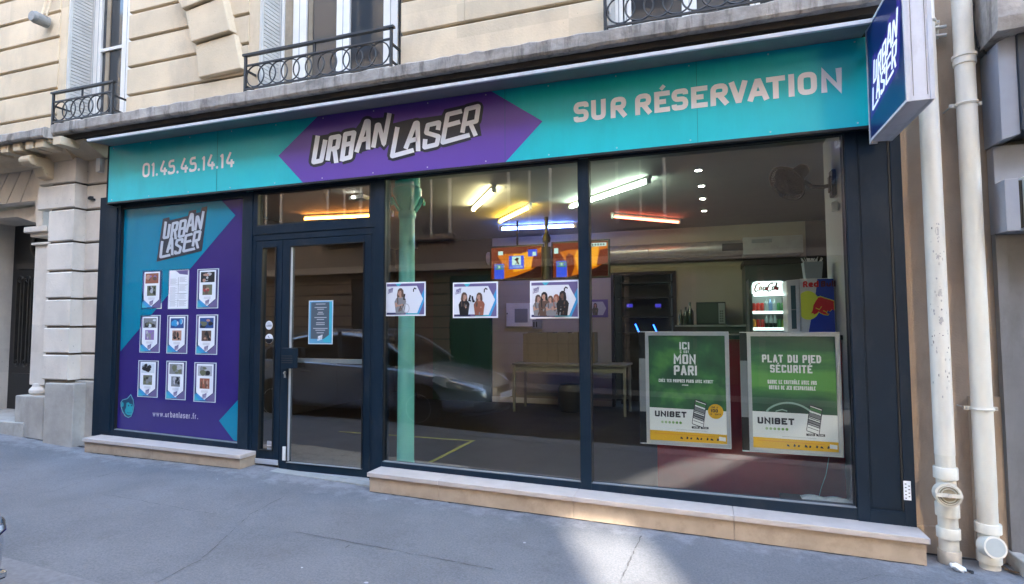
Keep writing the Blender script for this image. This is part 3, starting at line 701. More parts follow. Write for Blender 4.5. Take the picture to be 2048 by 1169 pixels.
nb = thing('neighbour_shopfront', 'grey and white metal front of the next shop at the right edge', 'shopfront', (2.4, 0, -.1))
NW = mat('neighbour_white_panel', (.30, .32, .37), .45, var=.1, scale=4, dirt=((.3, .29, .28), .4, 5, .4)); NG = mat('neighbour_dark_panel', (.035, .045, .06), .35, var=.15, scale=3)
NGR = mat('neighbour_grey_pillar', (.19, .19, .2), .6, var=.15, scale=4, dirt=((.08, .07, .06), .6, 3, .4))
n_ = MB(); n_.box(1.932, 40, .0, .4, -.3, 17, NGR); n_.box(1.875, 1.935, -.06, .0, -.15, 2.1, NGR); n_.build('wall', nb)
xa = A(2000, 200, -.25).x
n_ = MB(); n_.prism([(xa, 2.69), (xa+.10, 2.72), (xa+.10, 3.40), (xa-.0, 3.34)], -.25, .0, NW); n_.build('white_return', nb, bevel=.004)
n_ = MB(); n_.box(xa+.10, 3.3, -.27, .0, 2.74, 3.42, NG); n_.build('fascia', nb, bevel=.004)
n_ = MB(); n_.box(xa+.01, 3.3, -.10, -.001, 2.10, 2.69, NW); n_.build('shutter_box', nb, bevel=.004)
n_ = MB(); n_.box(xa+.0, xa+.075, -.25, -.10, 2.09, 2.43, NW); n_.box(xa+.10, 3.2, -.26, -.10, 2.11, 2.44, WPAINT); n_.box(xa+.075, xa+.10, -.235, -.10, 2.11, 2.42, FRAME2); n_.build('small_sign_box', nb, bevel=.003)
n_ = MB(); rings = []
for i in range(14):
    t = i/13; x = 1.82+.045*math.sin(t*3)*.5+t*1.5; zl = 3.37+.10*(1-math.cos(min(t*6, math.pi)))/2
    rings.append([(x, -.36, zl), (x, -.38, zl+.08), (x, -.38, 3.74), (x, .0, 3.78), (x, .0, zl-.02)])
n_.skin(rings, LEDGE); n_.build('stone_ledge', nb)
n_ = MB(); n_.path([(1.83, -.02, 3.75), (1.80, -.1, 3.68), (1.79, -.12, 3.5), (1.81, -.12, 3.38), (1.87, -.1, 3.33)], .008, IRON); n_.build('cable', nb)
n_ = MB(); n_.box(1.86, 1.93, -.28, .0, -.12, .0, STONEG); n_.build('kerb_stone', nb, bevel=.01)

# ================================================================ OPPOSITE SIDE OF THE STREET (seen only as a reflection)
OST = mat('opposite_limestone', (.125, .10, .085), .85, var=.15, scale=1.5, bump=.2, bscale=30)  # deep shade across the street is put into this dark stone colour
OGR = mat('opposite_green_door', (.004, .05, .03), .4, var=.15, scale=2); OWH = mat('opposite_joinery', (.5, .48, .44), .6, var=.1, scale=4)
OST2 = mat('opposite_first_floor_stone', (.13, .11, .095), .85, var=.15, scale=1.5)  # first floor kept dark as well, the same shade in its colour
OST3 = mat('opposite_bounce_stone', (.56, .54, .51), .85, var=.12, scale=1.5)  # upper storeys made pale to bounce added light onto the shopfront
YO = -11.0
ob = thing('opposite_building', 'stone building across the street mirrored in the shop glass, with grooved courses', 'building', (0, YO, 0))
SL0, SL1, SLH = 3.86, 4.62, 4.42           # made-up slot through the wall, shapes the low sun into one shaft
o1 = MB()
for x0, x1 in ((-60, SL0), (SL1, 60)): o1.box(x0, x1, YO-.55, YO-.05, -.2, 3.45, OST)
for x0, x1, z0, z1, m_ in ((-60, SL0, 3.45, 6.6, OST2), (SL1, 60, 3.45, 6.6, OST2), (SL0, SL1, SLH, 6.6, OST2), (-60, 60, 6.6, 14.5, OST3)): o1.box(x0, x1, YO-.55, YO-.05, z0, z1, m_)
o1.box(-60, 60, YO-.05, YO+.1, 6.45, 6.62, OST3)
o1.build('wall', ob)
bays = []; 
openings = [(-1.95, -.3, 1), (1.45, 3.7, 1), (4.9, 6.1, 1), (11.4, 14.5, 1), (-13.9, -13.35, 0), (-10.85, -9.55, 1), (-7.35, -5.9, 2), (-3.4, -2.1, 1), (-.2, 1.3, 2), (-17.2, -15.4, 1), (-21, -19.4, 2), (6.2, 7.6, 1), (9.6, 11.2, 2)]
piers = []
xs = sorted([(a, c) for a, c, k in openings]); cur = -24
for a, c in xs:
    piers.append((cur, a)); cur = c
piers = [p for p in piers if p[1] < SL0]+[(3.7, SL0-.02), (SL1+.02, 4.9), (7.6, 9.6)]
for x0, x1 in piers:
    o2 = MB(); z = gz(x0)+.5
    while z < 3.05: o2.box(x0, x1, YO-.05, YO+.03, z+.022, min(z+.345, 3.1)-.022, OST); z += .345
    o2.box(x0, x1, YO-.049, YO-.035, gz(x0)+.5, 3.0, FRAME2)
    o2.box(x0-.03, x1+.03, YO-.05, YO+.07, -.15, gz(x0)+.5, OST); o2.build('course', ob)
o3 = MB()
for x0, x1 in ((-24, SL0), (SL1, 24)): o3.box(x0, x1, YO-.05, YO+.28, 3.15, 3.36, mat('opposite_string_stone', (.26, .23, .20), .85)); o3.box(x0, x1, YO-.05, YO+.12, 3.0, 3.15, OST)
o3.build('string_course', ob)
for a, c, k in openings:
    o4 = MB(); o4.box(a, c, YO-.049, YO-.02, -.2, 2.98, (OGR if k == 2 else FRAME2 if k == 1 else OST))
    if k == 2:
        for i in (0, 1):
            xm = a+(c-a)*(.27+.46*i); 
            for z0, z1 in ((.5, 1.4), (1.55, 2.7)): o4.box(xm-.25, xm+.25, YO-.02, YO+.0, z0, z1, OGR)
    o4.build('door' if k == 2 else 'ground_window', ob)
for i in range(15):
    x = -24+i*3.2
    if SL0-1.1 < x < SL1+1.1 or -1 < x < 3: continue
    for z in (4.3, 7.6, 10.9):
        o5 = MB(); o5.box(x-.6, x+.6, YO-.049, YO-.03, z, z+2.1, WGLASS); o5.box(x-.68, x-.6, YO-.05, YO+.01, z, z+2.1, OWH); o5.box(x+.6, x+.68, YO-.05, YO+.01, z, z+2.1, OWH)
        o5.box(x-.03, x+.03, YO-.03, YO-.005, z, z+2.1, OWH); o5.box(x-.8, x+.8, YO-.05, YO+.12, z-.18, z-.02, OST); o5.build('window', ob)

# ================================================================ THE SHOPFRONT
YF = -.035
shop = thing('shopfront', 'dark anthracite aluminium shopfront with two big panes, a glazed door and stone sills', 'shopfront', (-2.6, 0, 0))
TZ = 2.90
f = MB()
def bar(x0, x1, z0, z1, y0=YF, y1=.05, m=FRAME, o=None): (o or f).box(x0, x1, y0, y1, z0, z1, m)
# outer stiles and mullions
bar(-6.69, -6.355, .24, 3.0, YF-.01); bar(-6.56, -6.40, .30, 2.86, YF-.022)
bar(-4.585, -4.455, .08, TZ, YF); 
bar(-2.975, -2.875, .10, TZ, YF-.01, .08); bar(-.992, -.906, .10, TZ, YF-.008, .08)
bar(1.0, 1.352, .06, TZ+.1, YF, .1)
for a, c in ((1.0, 1.075), (1.285, 1.352)): bar(a, c, .07, TZ, YF-.018, YF)
bar(1.075, 1.285, .07, .19, YF-.018, YF); bar(1.092, 1.27, .205, 2.88, YF-.004, YF)
bar(1.272, 1.284, .2, 2.88, YF-.010, YF, m=FRAME2)
# head rail behind the sign, then bottom rails following the sloping pavement
bar(-6.355, -4.585, 2.855, 3.0, YF, .05); bar(-4.455, -2.975, 2.885, 3.0, YF, .05); bar(-2.875, -.992, TZ, 3.0, YF, .05); bar(-.906, 1.0, TZ, 3.0, YF, .05)
zl, zr_ = A(768, 921, 0).z, A(1706, 1013, 0).z
f.prism([(-2.875, .085), (-.992, .055), (-.992, .196), (-2.875, .226)], YF-.006, .05, FRAME)
f.prism([(-.906, .055), (1.0, .02), (1.0, .184), (-.906, .196)], YF-.006, .05, FRAME)
zb1, zb2 = A(235, 857, 0).z, A(478, 884, 0).z
f.prism([(-6.355, .20), (-4.585, .16), (-4.585, zb2-.01), (-6.355, zb1-.01)], YF-.006, .05, FRAME)
f.build('frame', shop, bevel=.003)
g = MB()
def gasket(x0, x1, z0, z1, zr=None, w_=.007, y=.0, o=None):
    o = o or g; zr = z0 if zr is None else zr
    for poly in ([(x0, z0), (x1, zr), (x1, zr+w_), (x0, z0+w_)], [(x0, z1-w_), (x1, z1-w_), (x1, z1), (x0, z1)], [(x0, z0+w_), (x0+w_, z0+w_), (x0+w_, z1-w_), (x0, z1-w_)], [(x1-w_, zr+w_), (x1, zr+w_), (x1, z1-w_), (x1-w_, z1-w_)]):
        o.prism(poly, YF+.004, .0, GASK if poly[0][1] < .5 and poly[1][0]-poly[0][0] > .5 else FRAME2)
for ar in ((-2.875, -.992, .226, TZ, .196), (-.906, 1.0, .196, TZ, .184), (-6.355, -4.585, zb1-.01, 2.855, zb2-.01)): g = MB(); gasket(*ar, o=g); g.build('gasket', shop)
def pane(nm, x0, x1, z0, z1, zr=None, y=0.0, par=None, m=None):
    p = MB(); zr = z0 if zr is None else zr
    p.prism([(x0, z0), (x1, zr), (x1, z1), (x0, z1)], y+.002, y+.010, m or GLASS); return p.build(nm, par or shop)
pane('window_pane', -2.868, -.999, .23, TZ-.007, .20); pane('window_pane', -.899, .993, .20, TZ-.007, .19)
# transom and door set
d = MB(); YD = -.02
bar(-4.455, -4.40, 2.44, 2.885, YF+.005, .05, o=d); bar(-3.035, -2.975, 2.44, 2.885, YF+.005, .05, o=d); bar(-4.40, -3.035, 2.875, 2.885, YF+.005, .05, o=d)
bar(-4.40, -3.035, 2.44, 2.53, YF+.005, .05, o=d)
d.build('transom_frame', shop, bevel=.003)
d = MB(); gasket(-4.40, -3.035, 2.53, 2.875, o=d, w_=.012); d.build('transom_gasket', shop)
pane('transom_pane', -4.39, -3.045, 2.54, 2.865)
d = MB(); bar(-4.455, -2.975, 2.375, 2.44, YF+.012, .06, o=d); bar(-4.455, -4.415, .06, 2.375, YF+.012, .06, o=d); bar(-3.02, -2.975, .04, 2.375, YF+.012, .06, o=d)
d.build('door_frame', shop, bevel=.003)
sd = MB()   # narrow fixed leaf
for x0, x1, z0, z1 in ((-4.412, -4.325, .09, 2.37), (-4.145, -4.075, .09, 2.37), (-4.325, -4.145, 2.305, 2.37), (-4.325, -4.145, .09, .235)): sd.box(x0, x1, YD, .045, z0, z1, FRAME)
sd.box(-4.412, -4.075, YD-.012, YD, .10, .15, ALU)
o = sd.build('side_leaf', shop, bevel=.003)
s2 = MB(); gasket(-4.325, -4.145, .235, 2.305, o=s2); s2.build('side_leaf_gasket', o); pane('side_leaf_pane', -4.32, -4.15, .24, 2.30, par=o)
dl = MB()
for x0, x1, z0, z1 in ((-4.068, -3.972, .07, 2.37), (-3.10, -3.024, .055, 2.37), (-3.972, -3.10, 2.305, 2.37), (-3.972, -3.10, .06, .135)): dl.box(x0, x1, YD, .045, z0, z1, FRAME)
door = dl.build('door', shop, bevel=.003)
s2 = MB(); gasket(-3.972, -3.10, .135, 2.305, o=s2); s2.box(-3.965, -3.957, YF+.012, -.001, .15, 2.29, ALU); s2.build('door_gasket', door)
pane('door_pane', -3.967, -3.105, .14, 2.30, par=door)
h = MB(); h.box(-3.96, -3.105, .03, .06, 1.122, 1.165, ALU); h.build('push_bar', door)
h = MB(); x0, z0 = XZ(562, 737, -.08); x1, z1 = XZ(588, 697, -.08); h.box(x0, x1, -.085, YD-.001, z0, z1, FRAME)
for i in range(4): h.box(x0+.012, x1-.012, -.089, -.085, z0+.055+i*.022, z0+.061+i*.022, FRAME2)
h.build('lock_box', door, bevel=.006)
h = MB(); c = A(569, 749, -.03); h.lathe([(0, -.02), (.012, -.018), (.014, 0), (0, .0)], (c.x, YD, c.z+.012), STEEL, n=14, axis='y'); h.box(c.x-.011, c.x+.011, YD-.006, YD-.0005, c.z-.035, c.z+.03, STEEL); h.build('lock_cylinder', door)
h = MB(); c = A(568, 908, -.03); h.box(c.x-.018, c.x+.018, YD-.014, YD-.001, c.z-.065, c.z+.07, WPAINT); h.build('foot_plate', door)
th = MB(); th.prism([(-4.44, .03), (-2.90, -.02), (-2.90, .028), (-4.44, .085)], -.14, -.022, mat('threshold_stone', (.34, .34, .32), .6, var=.2, scale=10)); th.box(-4.40, -3.0, -.022, .05, .0, .06, ALU)
th.build('threshold', shop)
# sills: marble slab on tiled riser, one mesh per part
def sill(nm, x0, x1, tz0, tz1, yf, joints, end=True):
    zt = lambda x: tz0+(tz1-tz0)*(x-x0)/(x1-x0)
    s_ = MB(); js = [x0]+joints+[x1]
    for a, c in zip(js, js[1:]): s_.prism([(a+.001, zt(a)-.038), (c-.001, zt(c)-.038), (c-.001, zt(c)), (a+.001, zt(a))], yf, YF-.002 if c < 1.30 else .015, SILLT)
    o = s_.build(nm, shop, bevel=.004)
    r = MB()
    for a, c in zip(js, js[1:]):
        a2 = a+(.015 if a == x0 else .0015); c2 = c-(.02 if c == x1 else .0015)
        r.prism([(a2, gz(a)-.12), (c2, gz(c)-.12), (c2, zt(c)-.040), (a2, zt(a)-.040)], yf+.022, .01, SILLF)
    r.build('sill_riser', shop, bevel=.002)
J = lambda px, py, y: A(px, py, y).x
sill('sill', -2.885, 1.362, .184, .096, -.27, [J(875, 985, -.27), J(1146, 1010, -.27), J(1468, 1045, -.27)])
sill('sill', -6.54, -4.338, .262, .227, -.25, [J(303, 905, -.25)])
l_ = MB(); c = A(1815, 982, -.06); l_.box(c.x-.022, c.x+.022, YF-.022, YF-.0185, c.z-.065, c.z+.065, WHITE)
for i in range(9): l_.flat([(c.x-.014+.02*(i % 2), c.z-.055+i*.012), (c.x-.004+.02*(i % 2), c.z-.055+i*.012), (c.x-.004+.02*(i % 2), c.z-.049+i*.012), (c.x-.014+.02*(i % 2), c.z-.049+i*.012)], YF-.0225, LOGOK)
tag(l_.build('small_label'), 'small white printed label low on the right edge of the dark shopfront', 'label')
# vinyl-covered left panel
vp = MB(); vp.prism([(-6.348, zb1), (-4.592, zb2), (-4.592, 2.848), (-6.348, 2.848)], -.002, .03, VPURP); vp_o = vp.build('printed_panel', shop)
tp = MB(); Q = lambda *l: [XZ(a, c, -.004) for a, c in l]
tp.flat(Q((249, 416), (440, 398), (471, 431), (241, 703)), -.004, VTEAL); tp.flat(Q((480, 796), (478, 884), (467, 881), (438, 842)), -.004, VTEAL)
tp.build('turquoise_shape', vp_o, recalc=False)
lb = MB(); LM = lambda u, v: A(300+u/8.354, 400+v/8.354, -.006)
lb.face([LM(u, v) for u, v in LOGO_BK], LOGOK); PLOGO = mat('grey_print', (.50, .54, .60), .4)
logo(lb, LOGO_ST, 42, lambda u, v: A(300+u/8.354, 400+v/8.354, -.008), PLOGO, 12); lb.build('logo', vp_o, recalc=False)
t_ = MB(); p0, p1 = XZ(305, 832, -.006), XZ(396, 841, -.006)
text(t_, 'www.urbanlaser.fr.', p0[0], p0[1]-.005, .062, onY(-.006), mat('lilac_print', (.42, .40, .55), .4), cw=.52, sw=.17, gap=.16, k=.3, width=p1[0]-p0[0]); t_.build('web_address', vp_o, recalc=False)
# the round-headed badge bottom left: drop outline with an ape's face
mk = MB(); MT = mat('badge_turquoise', (.02, .33, .40), .3); MD = mat('badge_dark', (.012, .05, .11), .3)
Z7 = lambda u, v, y=-.006: A(230+u/7.585, 780+v/7.585, y)
mk.face([Z7(*p) for p in ((240, 95), (275, 150), (285, 240), (270, 330), (235, 405), (200, 420), (160, 395), (120, 330), (95, 250), (95, 195), (120, 160), (180, 140))], MD)
mk.stroke([(240, 75), (275, 150), (288, 240), (272, 330), (240, 405), (200, 420), (155, 395), (115, 330), (92, 250), (90, 195), (115, 155), (185, 135)], 12, lambda u, v: Z7(u, v, -.0075), mat('badge_line', (.14, .36, .45), .3), closed=True)
mk.face([Z7(*p, -.007) for p in ((175, 200), (205, 190), (225, 215), (262, 220), (275, 260), (265, 300), (270, 350), (240, 385), (195, 385), (160, 360), (150, 310), (168, 270))], MT)
mk.face([Z7(115+18*math.cos(t), 225+38*math.sin(t), -.007) for t in [k*.785 for k in range(8)]], MT)
for cx in (207, 250): mk.face([Z7(cx+11*math.cos(t), 240+15*math.sin(t), -.008) for t in [k*.785 for k in range(8)]], MD)
mk.stroke([(180, 340), (210, 352), (245, 345)], 6, lambda u, v: Z7(u, v, -.008), MD); mk.build('badge', vp_o, recalc=False)

# nine flyers
PC = {k: mat('print_'+k, v, .45) for k, v in dict(navy=(.03, .035, .12), blue=(.04, .32, .62), cyan=(.05, .42, .55), mauve=(.14, .11, .26), skin=(.48, .27, .2), brown=(.12, .07, .05), black=(.01, .01, .013), grey=(.22, .23, .25),
      lgrey=(.45, .46, .5), green=(.07, .22, .08), red=(.35, .03, .04), orange=(.75, .25, .03), yellow=(.85, .5, .02), pale=(.62, .68, .74), rust=(.30, .10, .06), deep=(.02, .07, .25), olive=(.14, .15, .09), violet=(.24, .16, .4)).items()}
def fr(o, x0, z0, W_, H_, y):
    def g_(u0, v0, u1, v1, m, k=1): o.flat([(x0+u0*W_, z0+v0*H_), (x0+u1*W_, z0+v0*H_), (x0+u1*W_, z0+v1*H_), (x0+u0*W_, z0+v1*H_)], y-.0008*k, m)
    return g_
def picture(o, x0, z0, W_, H_, y, cols, seed):
    """a small photograph: ground tones broken into soft-edged patches"""
    rnd = random.Random(seed); g_ = fr(o, x0, z0, W_, H_, y); g_(0, 0, 1, 1, PC[cols[0]])
    for i in range(7):
        cx, cz, rx, rz = rnd.uniform(.15, .85), rnd.uniform(.12, .8), rnd.uniform(.08, .26), rnd.uniform(.12, .36)
        rx, rz = min(rx, cx, 1-cx), min(rz, cz, 1-cz)
        o.face([(x0+(cx+rx*rnd.uniform(.75, 1)*math.cos(t))*W_, y-.0010-i*.00008, z0+(cz+rz*rnd.uniform(.75, 1)*math.sin(t))*H_) for t in [k*.6283 for k in range(10)]], PC[cols[1+i % (len(cols)-1)]])
def figure(o, cx, z0, s, y, top, hair, skin='skin', lean=0.0, face=0):
    """half-length printed figure: long hair, face, folded clothes and forearms"""
    rnd = random.Random(int(cx*977+s*311)); q = face*.03
    P = lambda l, m, k: o.face([(cx+(a+lean*b)*s, y-.0004*k, z0+b*s) for a, b in l], PC[m] if isinstance(m, str) else m)
    E = lambda x, z, rx, rz, m, k, n=12: P([(x+rx*math.cos(t*6.2832/n), z+rz*math.sin(t*6.2832/n)) for t in range(n)], m, k)
    if hair != 'none': P([(-.115, .42), (-.135, .62), (-.10, .80), (-.03, .86), (.05, .85), (.11, .78), (.13, .62), (.12, .44), (.06, .40), (-.05, .40)], hair, 1)
    P([(-.17, 0), (.16, 0), (.19, .25), (.22, .42), (.16, .52), (.06, .565), (-.06, .565), (-.16, .52), (-.225, .40), (-.20, .2)], top, 2)
    for i in range(7):
        u, v = rnd.uniform(-.13, .11), rnd.uniform(.06, .46); P([(u-.03, v-.05), (u+.012, v-.06), (u+.035, v+.04), (u+.005, v+.07), (u-.02, v+.03)], rnd.choice(['black', 'grey', top, top, 'brown']), 3)
    P([(-.04, .53), (.045, .53), (.035, .63), (-.03, .63)], skin, 4); E(.005+q, .69, .068, .098, skin, 5)
    P([(-.075, .70), (-.06, .80), (0, .835), (.06, .81), (.085, .70), (.04, .765), (-.02, .775)], hair if hair != 'none' else 'black', 6)
    for e in (-.028, .032): E(e+q, .70, .011, .008, 'brown', 7, 6)
    P([(-.004+q, .665), (.012+q, .665), (.004+q, .70)], 'rust', 7); P([(-.02+q, .638), (.03+q, .638), (.018+q, .628), (-.01+q, .628)], 'red', 7)
    P([(-.20, .36), (-.15, .38), (-.06, .24), (.05, .27), (.045, .31), (-.05, .30), (-.15, .20), (-.19, .24)], skin if top == 'grey' else top, 8)
    E(.07, .30, .028, .035, skin, 9, 8); P([(-.12, .53), (-.085, .55), (-.07, .34), (-.11, .32)], hair if hair != 'none' else top, 8)
FL = [(285, 542, 323, 618), (338, 540, 376, 618), (395, 539, 436, 617), (281, 631, 319, 706), (335, 631, 374, 708), (393, 630, 434, 710), (277, 721, 315, 796), (333, 722, 371, 801), (389, 725, 431, 806)]
FC = [(('rust', 'skin', 'brown', 'violet'), ('olive', 'black', 'lgrey'), 'small white flyer with a rust-red photo, top left of the nine on the vinyl panel'),
      None, (('black', 'lgrey', 'skin', 'black'), ('olive', 'brown', 'skin', 'red'), 'small white flyer with a black photo of a red figure, top right of the nine'),
      (('grey', 'olive', 'pale', 'black'), ('violet', 'grey', 'lgrey'), 'small white flyer with grey and violet photos, middle row left of the nine'),
      (('deep', 'blue', 'pale', 'blue'), ('skin', 'black', 'brown'), 'small white flyer with a bright blue photo, centre of the nine'),
      (('deep', 'olive', 'skin', 'black'), ('brown', 'black', 'skin'), 'small white flyer with a dark blue-green photo, middle row right of the nine'),
      (('pale', 'black', 'grey', 'black'), ('olive', 'grey', 'black'), 'small white flyer with a man in black on white, bottom left of the nine'),
      (('grey', 'olive', 'lgrey', 'olive'), ('grey', 'lgrey', 'black'), 'small white flyer with a grassy outdoor photo, bottom middle of the nine'),
      (('lgrey', 'olive', 'grey', 'black'), ('rust', 'brown', 'skin'), 'small white flyer with an outdoor photo above a red one, bottom right of the nine')]
def minilogo(o, x, z, s, y, m):
    logo(o, LOGO_ST, 46, lambda u, v: Vector((x+(u-540)/800*s, y, z+(580-v)/800*s)), m, 10)
for i, (a, b_, c, e) in enumerate(FL):
    x0, z1 = XZ(a, b_, -.004); x1, z0 = XZ(c, e, -.004); W_, H_ = x1-x0, z1-z0; y = -.004
    o = MB(); o.box(x0, x1, y, -.0025, z0, z1, PC['pale']); g_ = fr(o, x0, z0, W_, H_, y)
    if FC[i] is None:
        g_(.03, .02, .97, .98, WHITE)
        o.flat([(x0+W_*.35, z1-H_*.03), (x0+W_*.95, z1-H_*.03), (x0+W_*.95, z1-H_*.15), (x0+W_*.55, z1-H_*.12)], y-.0016, PC['mauve'])
        for j, (u, v) in enumerate([(.06, .62), (.52, .66), (.06, .40), (.52, .44), (.06, .22), (.52, .24), (.06, .05), (.52, .05)]):
            for q in range(5): g_(u+.03, v+.02+q*.028, u+.30+.08*((q*7+j) % 2), v+.03+q*.028, PC['lgrey'], 2)
        for v in (.605, .385, .205): g_(.05, v, .95, v+.006, PC['grey'], 2)
        g_(.49, .05, .505, .8, PC['grey'], 2); lbl = 'small white flyer covered in a grid of printed text, top middle of the nine'
    else:
        g_(.04, .02, .96, .98, PC['navy']); g_(.05, .2, .14, .9, PC['mauve'], 2)
        P = lambda l, m, k: o.face([(x0+u*W_, y-.0008*k, z0+v*H_) for u, v in l], m)
        P([(.05, .04), (.60, .04), (.05, .42)], PC['blue'], 2); P([(.05, .03), (.30, .03), (.05, .18)], PC['cyan'], 3); P([(.95, .03), (.95, .26), (.5, .03)], PC['mauve'], 2)
        P([(.12, .96), (.88, .96), (.88, .24), (.5, .06), (.12, .24)], WHITE, 3)
        picture(o, x0+.18*W_, z0+.66*H_, .64*W_, .26*H_, y-.003, FC[i][0], i*3+1); picture(o, x0+.28*W_, z0+.34*H_, .44*W_, .26*H_, y-.003, FC[i][1], i*3+2)
        for q in range(3): g_(.34, .285-q*.02, .66, .292-q*.02, PC['lgrey'], 4)
        minilogo(o, x0+.5*W_, z0+.16*H_, .22*W_, y-.0034, PC['mauve']); lbl = FC[i][2]
    tag(o.build('flyer', recalc=False), lbl, 'flyer', 'nine flyers stuck in rows on the vinyl panel')

# ---- stickers, notice on the door, three group posters on the big pane
def sticker(px, py, r, lb, half=False):
    c = A(px, py, -.001); o = MB(); o.tube((c.x, .0015, c.z), (c.x, -.0005, c.z), r, WHITE, 24)
    if half:
        o.face([(c.x+r*.98*math.cos(t), -.0012, c.z+r*.98*math.sin(t)) for t in [math.pi+k*math.pi/10 for k in range(11)]], PC['black'])
        o.stroke([(c.x-r*.3, c.z+r*.6), (c.x+r*.1, c.z+r*.15)], r*.15, onY(-.0013), PC['grey'])
    else:
        text(o, 'LASER', c.x-r*.7, c.z-r*.3, r*.42, onY(-.0013), PC['black'], width=r*1.4)
        for q in range(3): o.flat([(c.x-r*.5, c.z+r*(.25+q*.18)), (c.x+r*.5, c.z+r*(.25+q*.18)), (c.x+r*.5, c.z+r*(.32+q*.18)), (c.x-r*.5, c.z+r*(.32+q*.18))], -.0013, PC['lgrey'])
    tag(o.build('round_sticker', recalc=False), lb, 'sticker')
sticker(538, 651, .045, 'round pale sticker with a dark word across it, upper of two on the side pane'); sticker(538, 678, .050, 'round sticker half white half black, lower of two on the side pane', True)
o = MB(); 
for (a, b_, c, e) in ((534, 882, 544, 893), (534, 896, 544, 904)):
    x0, z1 = XZ(a, b_, -.001); x1, z0 = XZ(c, e, -.001); o.box(x0, x1, -.0006, .0015, z0, z1, PC['lgrey'])
    for q in range(3): o.flat([(x0+.006, z0+.012+q*.015), (x1-.006, z0+.012+q*.015), (x1-.006, z0+.017+q*.015), (x0+.006, z0+.017+q*.015)], -.0012, PC['grey'])
tag(o.build('paper_label', recalc=False), 'small grey paper label in two parts at the bottom of the narrow side pane', 'label')
x0, z1 = XZ(618, 602, 0); x1, z0 = XZ(665, 689, 0); W_, H_ = x1-x0, z1-z0; o = MB(); o.box(x0, x1, -.0006, .0015, z0, z1, PC['pale']); g_ = fr(o, x0, z0, W_, H_, -.0006)
NT = mat('notice_slate', (.07, .10, .13), .4); g_(.03, .02, .97, .98, mat('notice_edge', (.10, .34, .55), .4)); g_(.10, .12, .86, .96, NT, 2); g_(.86, .2, .95, .97, PC['cyan'], 3)
o.face([(x0+u*W_, -.004, z0+v*H_) for u, v in ((.95, .04), (.95, .25), (.6, .1), (.66, .04))], PC['cyan'])
for v, a, t in ((.91, .3, 'HORAIRES'), (.83, .25, 'MERCREDI'), (.79, .36, '14'), (.72, .4, 'ET'), (.68, .36, '15'), (.60, .25, 'VENDREDI'), (.555, .35, '10'), (.48, .32, 'SAMEDI'), (.44, .32, '14.50'), (.35, .2, 'VACANCES'), (.31, .3, 'DE'), (.25, .35, '14')):
    for q in (0,): g_(a, v, 1-a, v+.018, PC['lgrey'], 4)
minilogo(o, x0+.5*W_, z0+.15*H_, .22*W_, -.005, WHITE)
tag(o.build('door_notice', recalc=False), 'narrow blue-edged opening-hours notice taped to the glass door', 'notice')
def poster(px0, py0, px1, py1, figs, lb):
    x0, z1 = XZ(px0, py0, 0); x1, z0 = XZ(px1, py1, 0); W_, H_ = x1-x0, z1-z0; y = -.002
    o = MB(); o.box(x0, x1, y, .0015, z0, z1, WHITE); g_ = fr(o, x0, z0, W_, H_, y)
    P = lambda l, m, k: o.face([(x0+u*W_, y-.0007*k, z0+v*H_) for u, v in l], m)
    P([(.03, .04), (.97, .04), (.97, .96), (.03, .96)], PC['mauve'], 1); P([(.97, .04), (.97, .80), (.70, .04)], PC['blue'], 2); P([(.97, .04), (.97, .42), (.84, .04)], PC['mauve'], 3)
    P([(.25, .96), (.32, .86), (.40, .96)], PC['cyan'], 3); P([(.50, .04), (.85, .04), (.78, .12), (.55, .12)], PC['cyan'], 3); P([(.03, .04), (.4, .04), (.4, .10), (.03, .10)], PC['navy'], 3)
    P([(.03, .10), (.52, .10), (.58, .08), (.80, .08), (.94, .50), (.79, .88), (.03, .88)], mat('poster_white', (.72, .74, .80), .45), 4)
    minilogo(o, x0+.13*W_, z0+.76*H_, .14*W_, y-.0036, PC['mauve'])
    c = (x0+.74*W_, z0+.77*H_); r = .035*W_
    o.stroke([(c[0]-r, c[1]-r*1.4), (c[0]-r*.9, c[1]+r*.2), (c[0]-r*.1, c[1]+r), (c[0]+r, c[1]+r*.3)], r*.7, onY(y-.0036), PC['black'])
    for (u, s, top, hair, sk, k) in figs: figure(o, x0+u*W_, z0+.07*H_, s*H_, y-.003-k*.0037, top, hair, sk, face=(1 if u < .3 else -1))
    return o, x0, z0, W_, H_, y
def blasters(o, x0, z0, W_, H_, y, l):
    for (u, v, a) in l:
        c = (x0+u*W_, z0+v*H_); dx, dz = math.cos(a)*.09*H_, math.sin(a)*.09*H_
        o.stroke([(c[0]-dx, c[1]-dz), (c[0]+dx, c[1]+dz)], .05*H_, onY(y-.022), PC['black']); o.stroke([(c[0]-dx*.5, c[1]-dz*.5), (c[0]-dx*.5+dz*.6, c[1]-dz*.5-dx*.6-.03*H_)], .035*H_, onY(y-.0222), PC['black'])
r_ = poster(772, 566, 851, 632, [(.38, .88, 'grey', 'brown', 'skin', 0)], ''); o = r_[0]; blasters(*r_[:6], [(.50, .56, 1.4)])
o.stroke([(r_[1]+(.56+.07*math.cos(t))*r_[3], r_[2]+(.22+.13*math.sin(t))*r_[4]) for t in [k*.52 for k in range(12)]], .008, onY(r_[5]-.024), PC['lgrey'], closed=True)
tag(o.build('poster', recalc=False), 'white and blue poster of one girl holding a toy blaster, taped over the turquoise column', 'poster', 'three landscape posters in a row on the pane')
r_ = poster(906, 566, 996, 636, [(.26, .76, 'black', 'brown', 'skin', 0), (.60, .74, 'rust', 'brown', 'skin', 1)], ''); o = r_[0]; blasters(*r_[:6], [(.40, .55, 1.3), (.47, .52, 1.8)])
tag(o.build('poster', recalc=False), 'white and blue poster of two people facing each other back to back with raised blasters', 'poster', 'three landscape posters in a row on the pane')
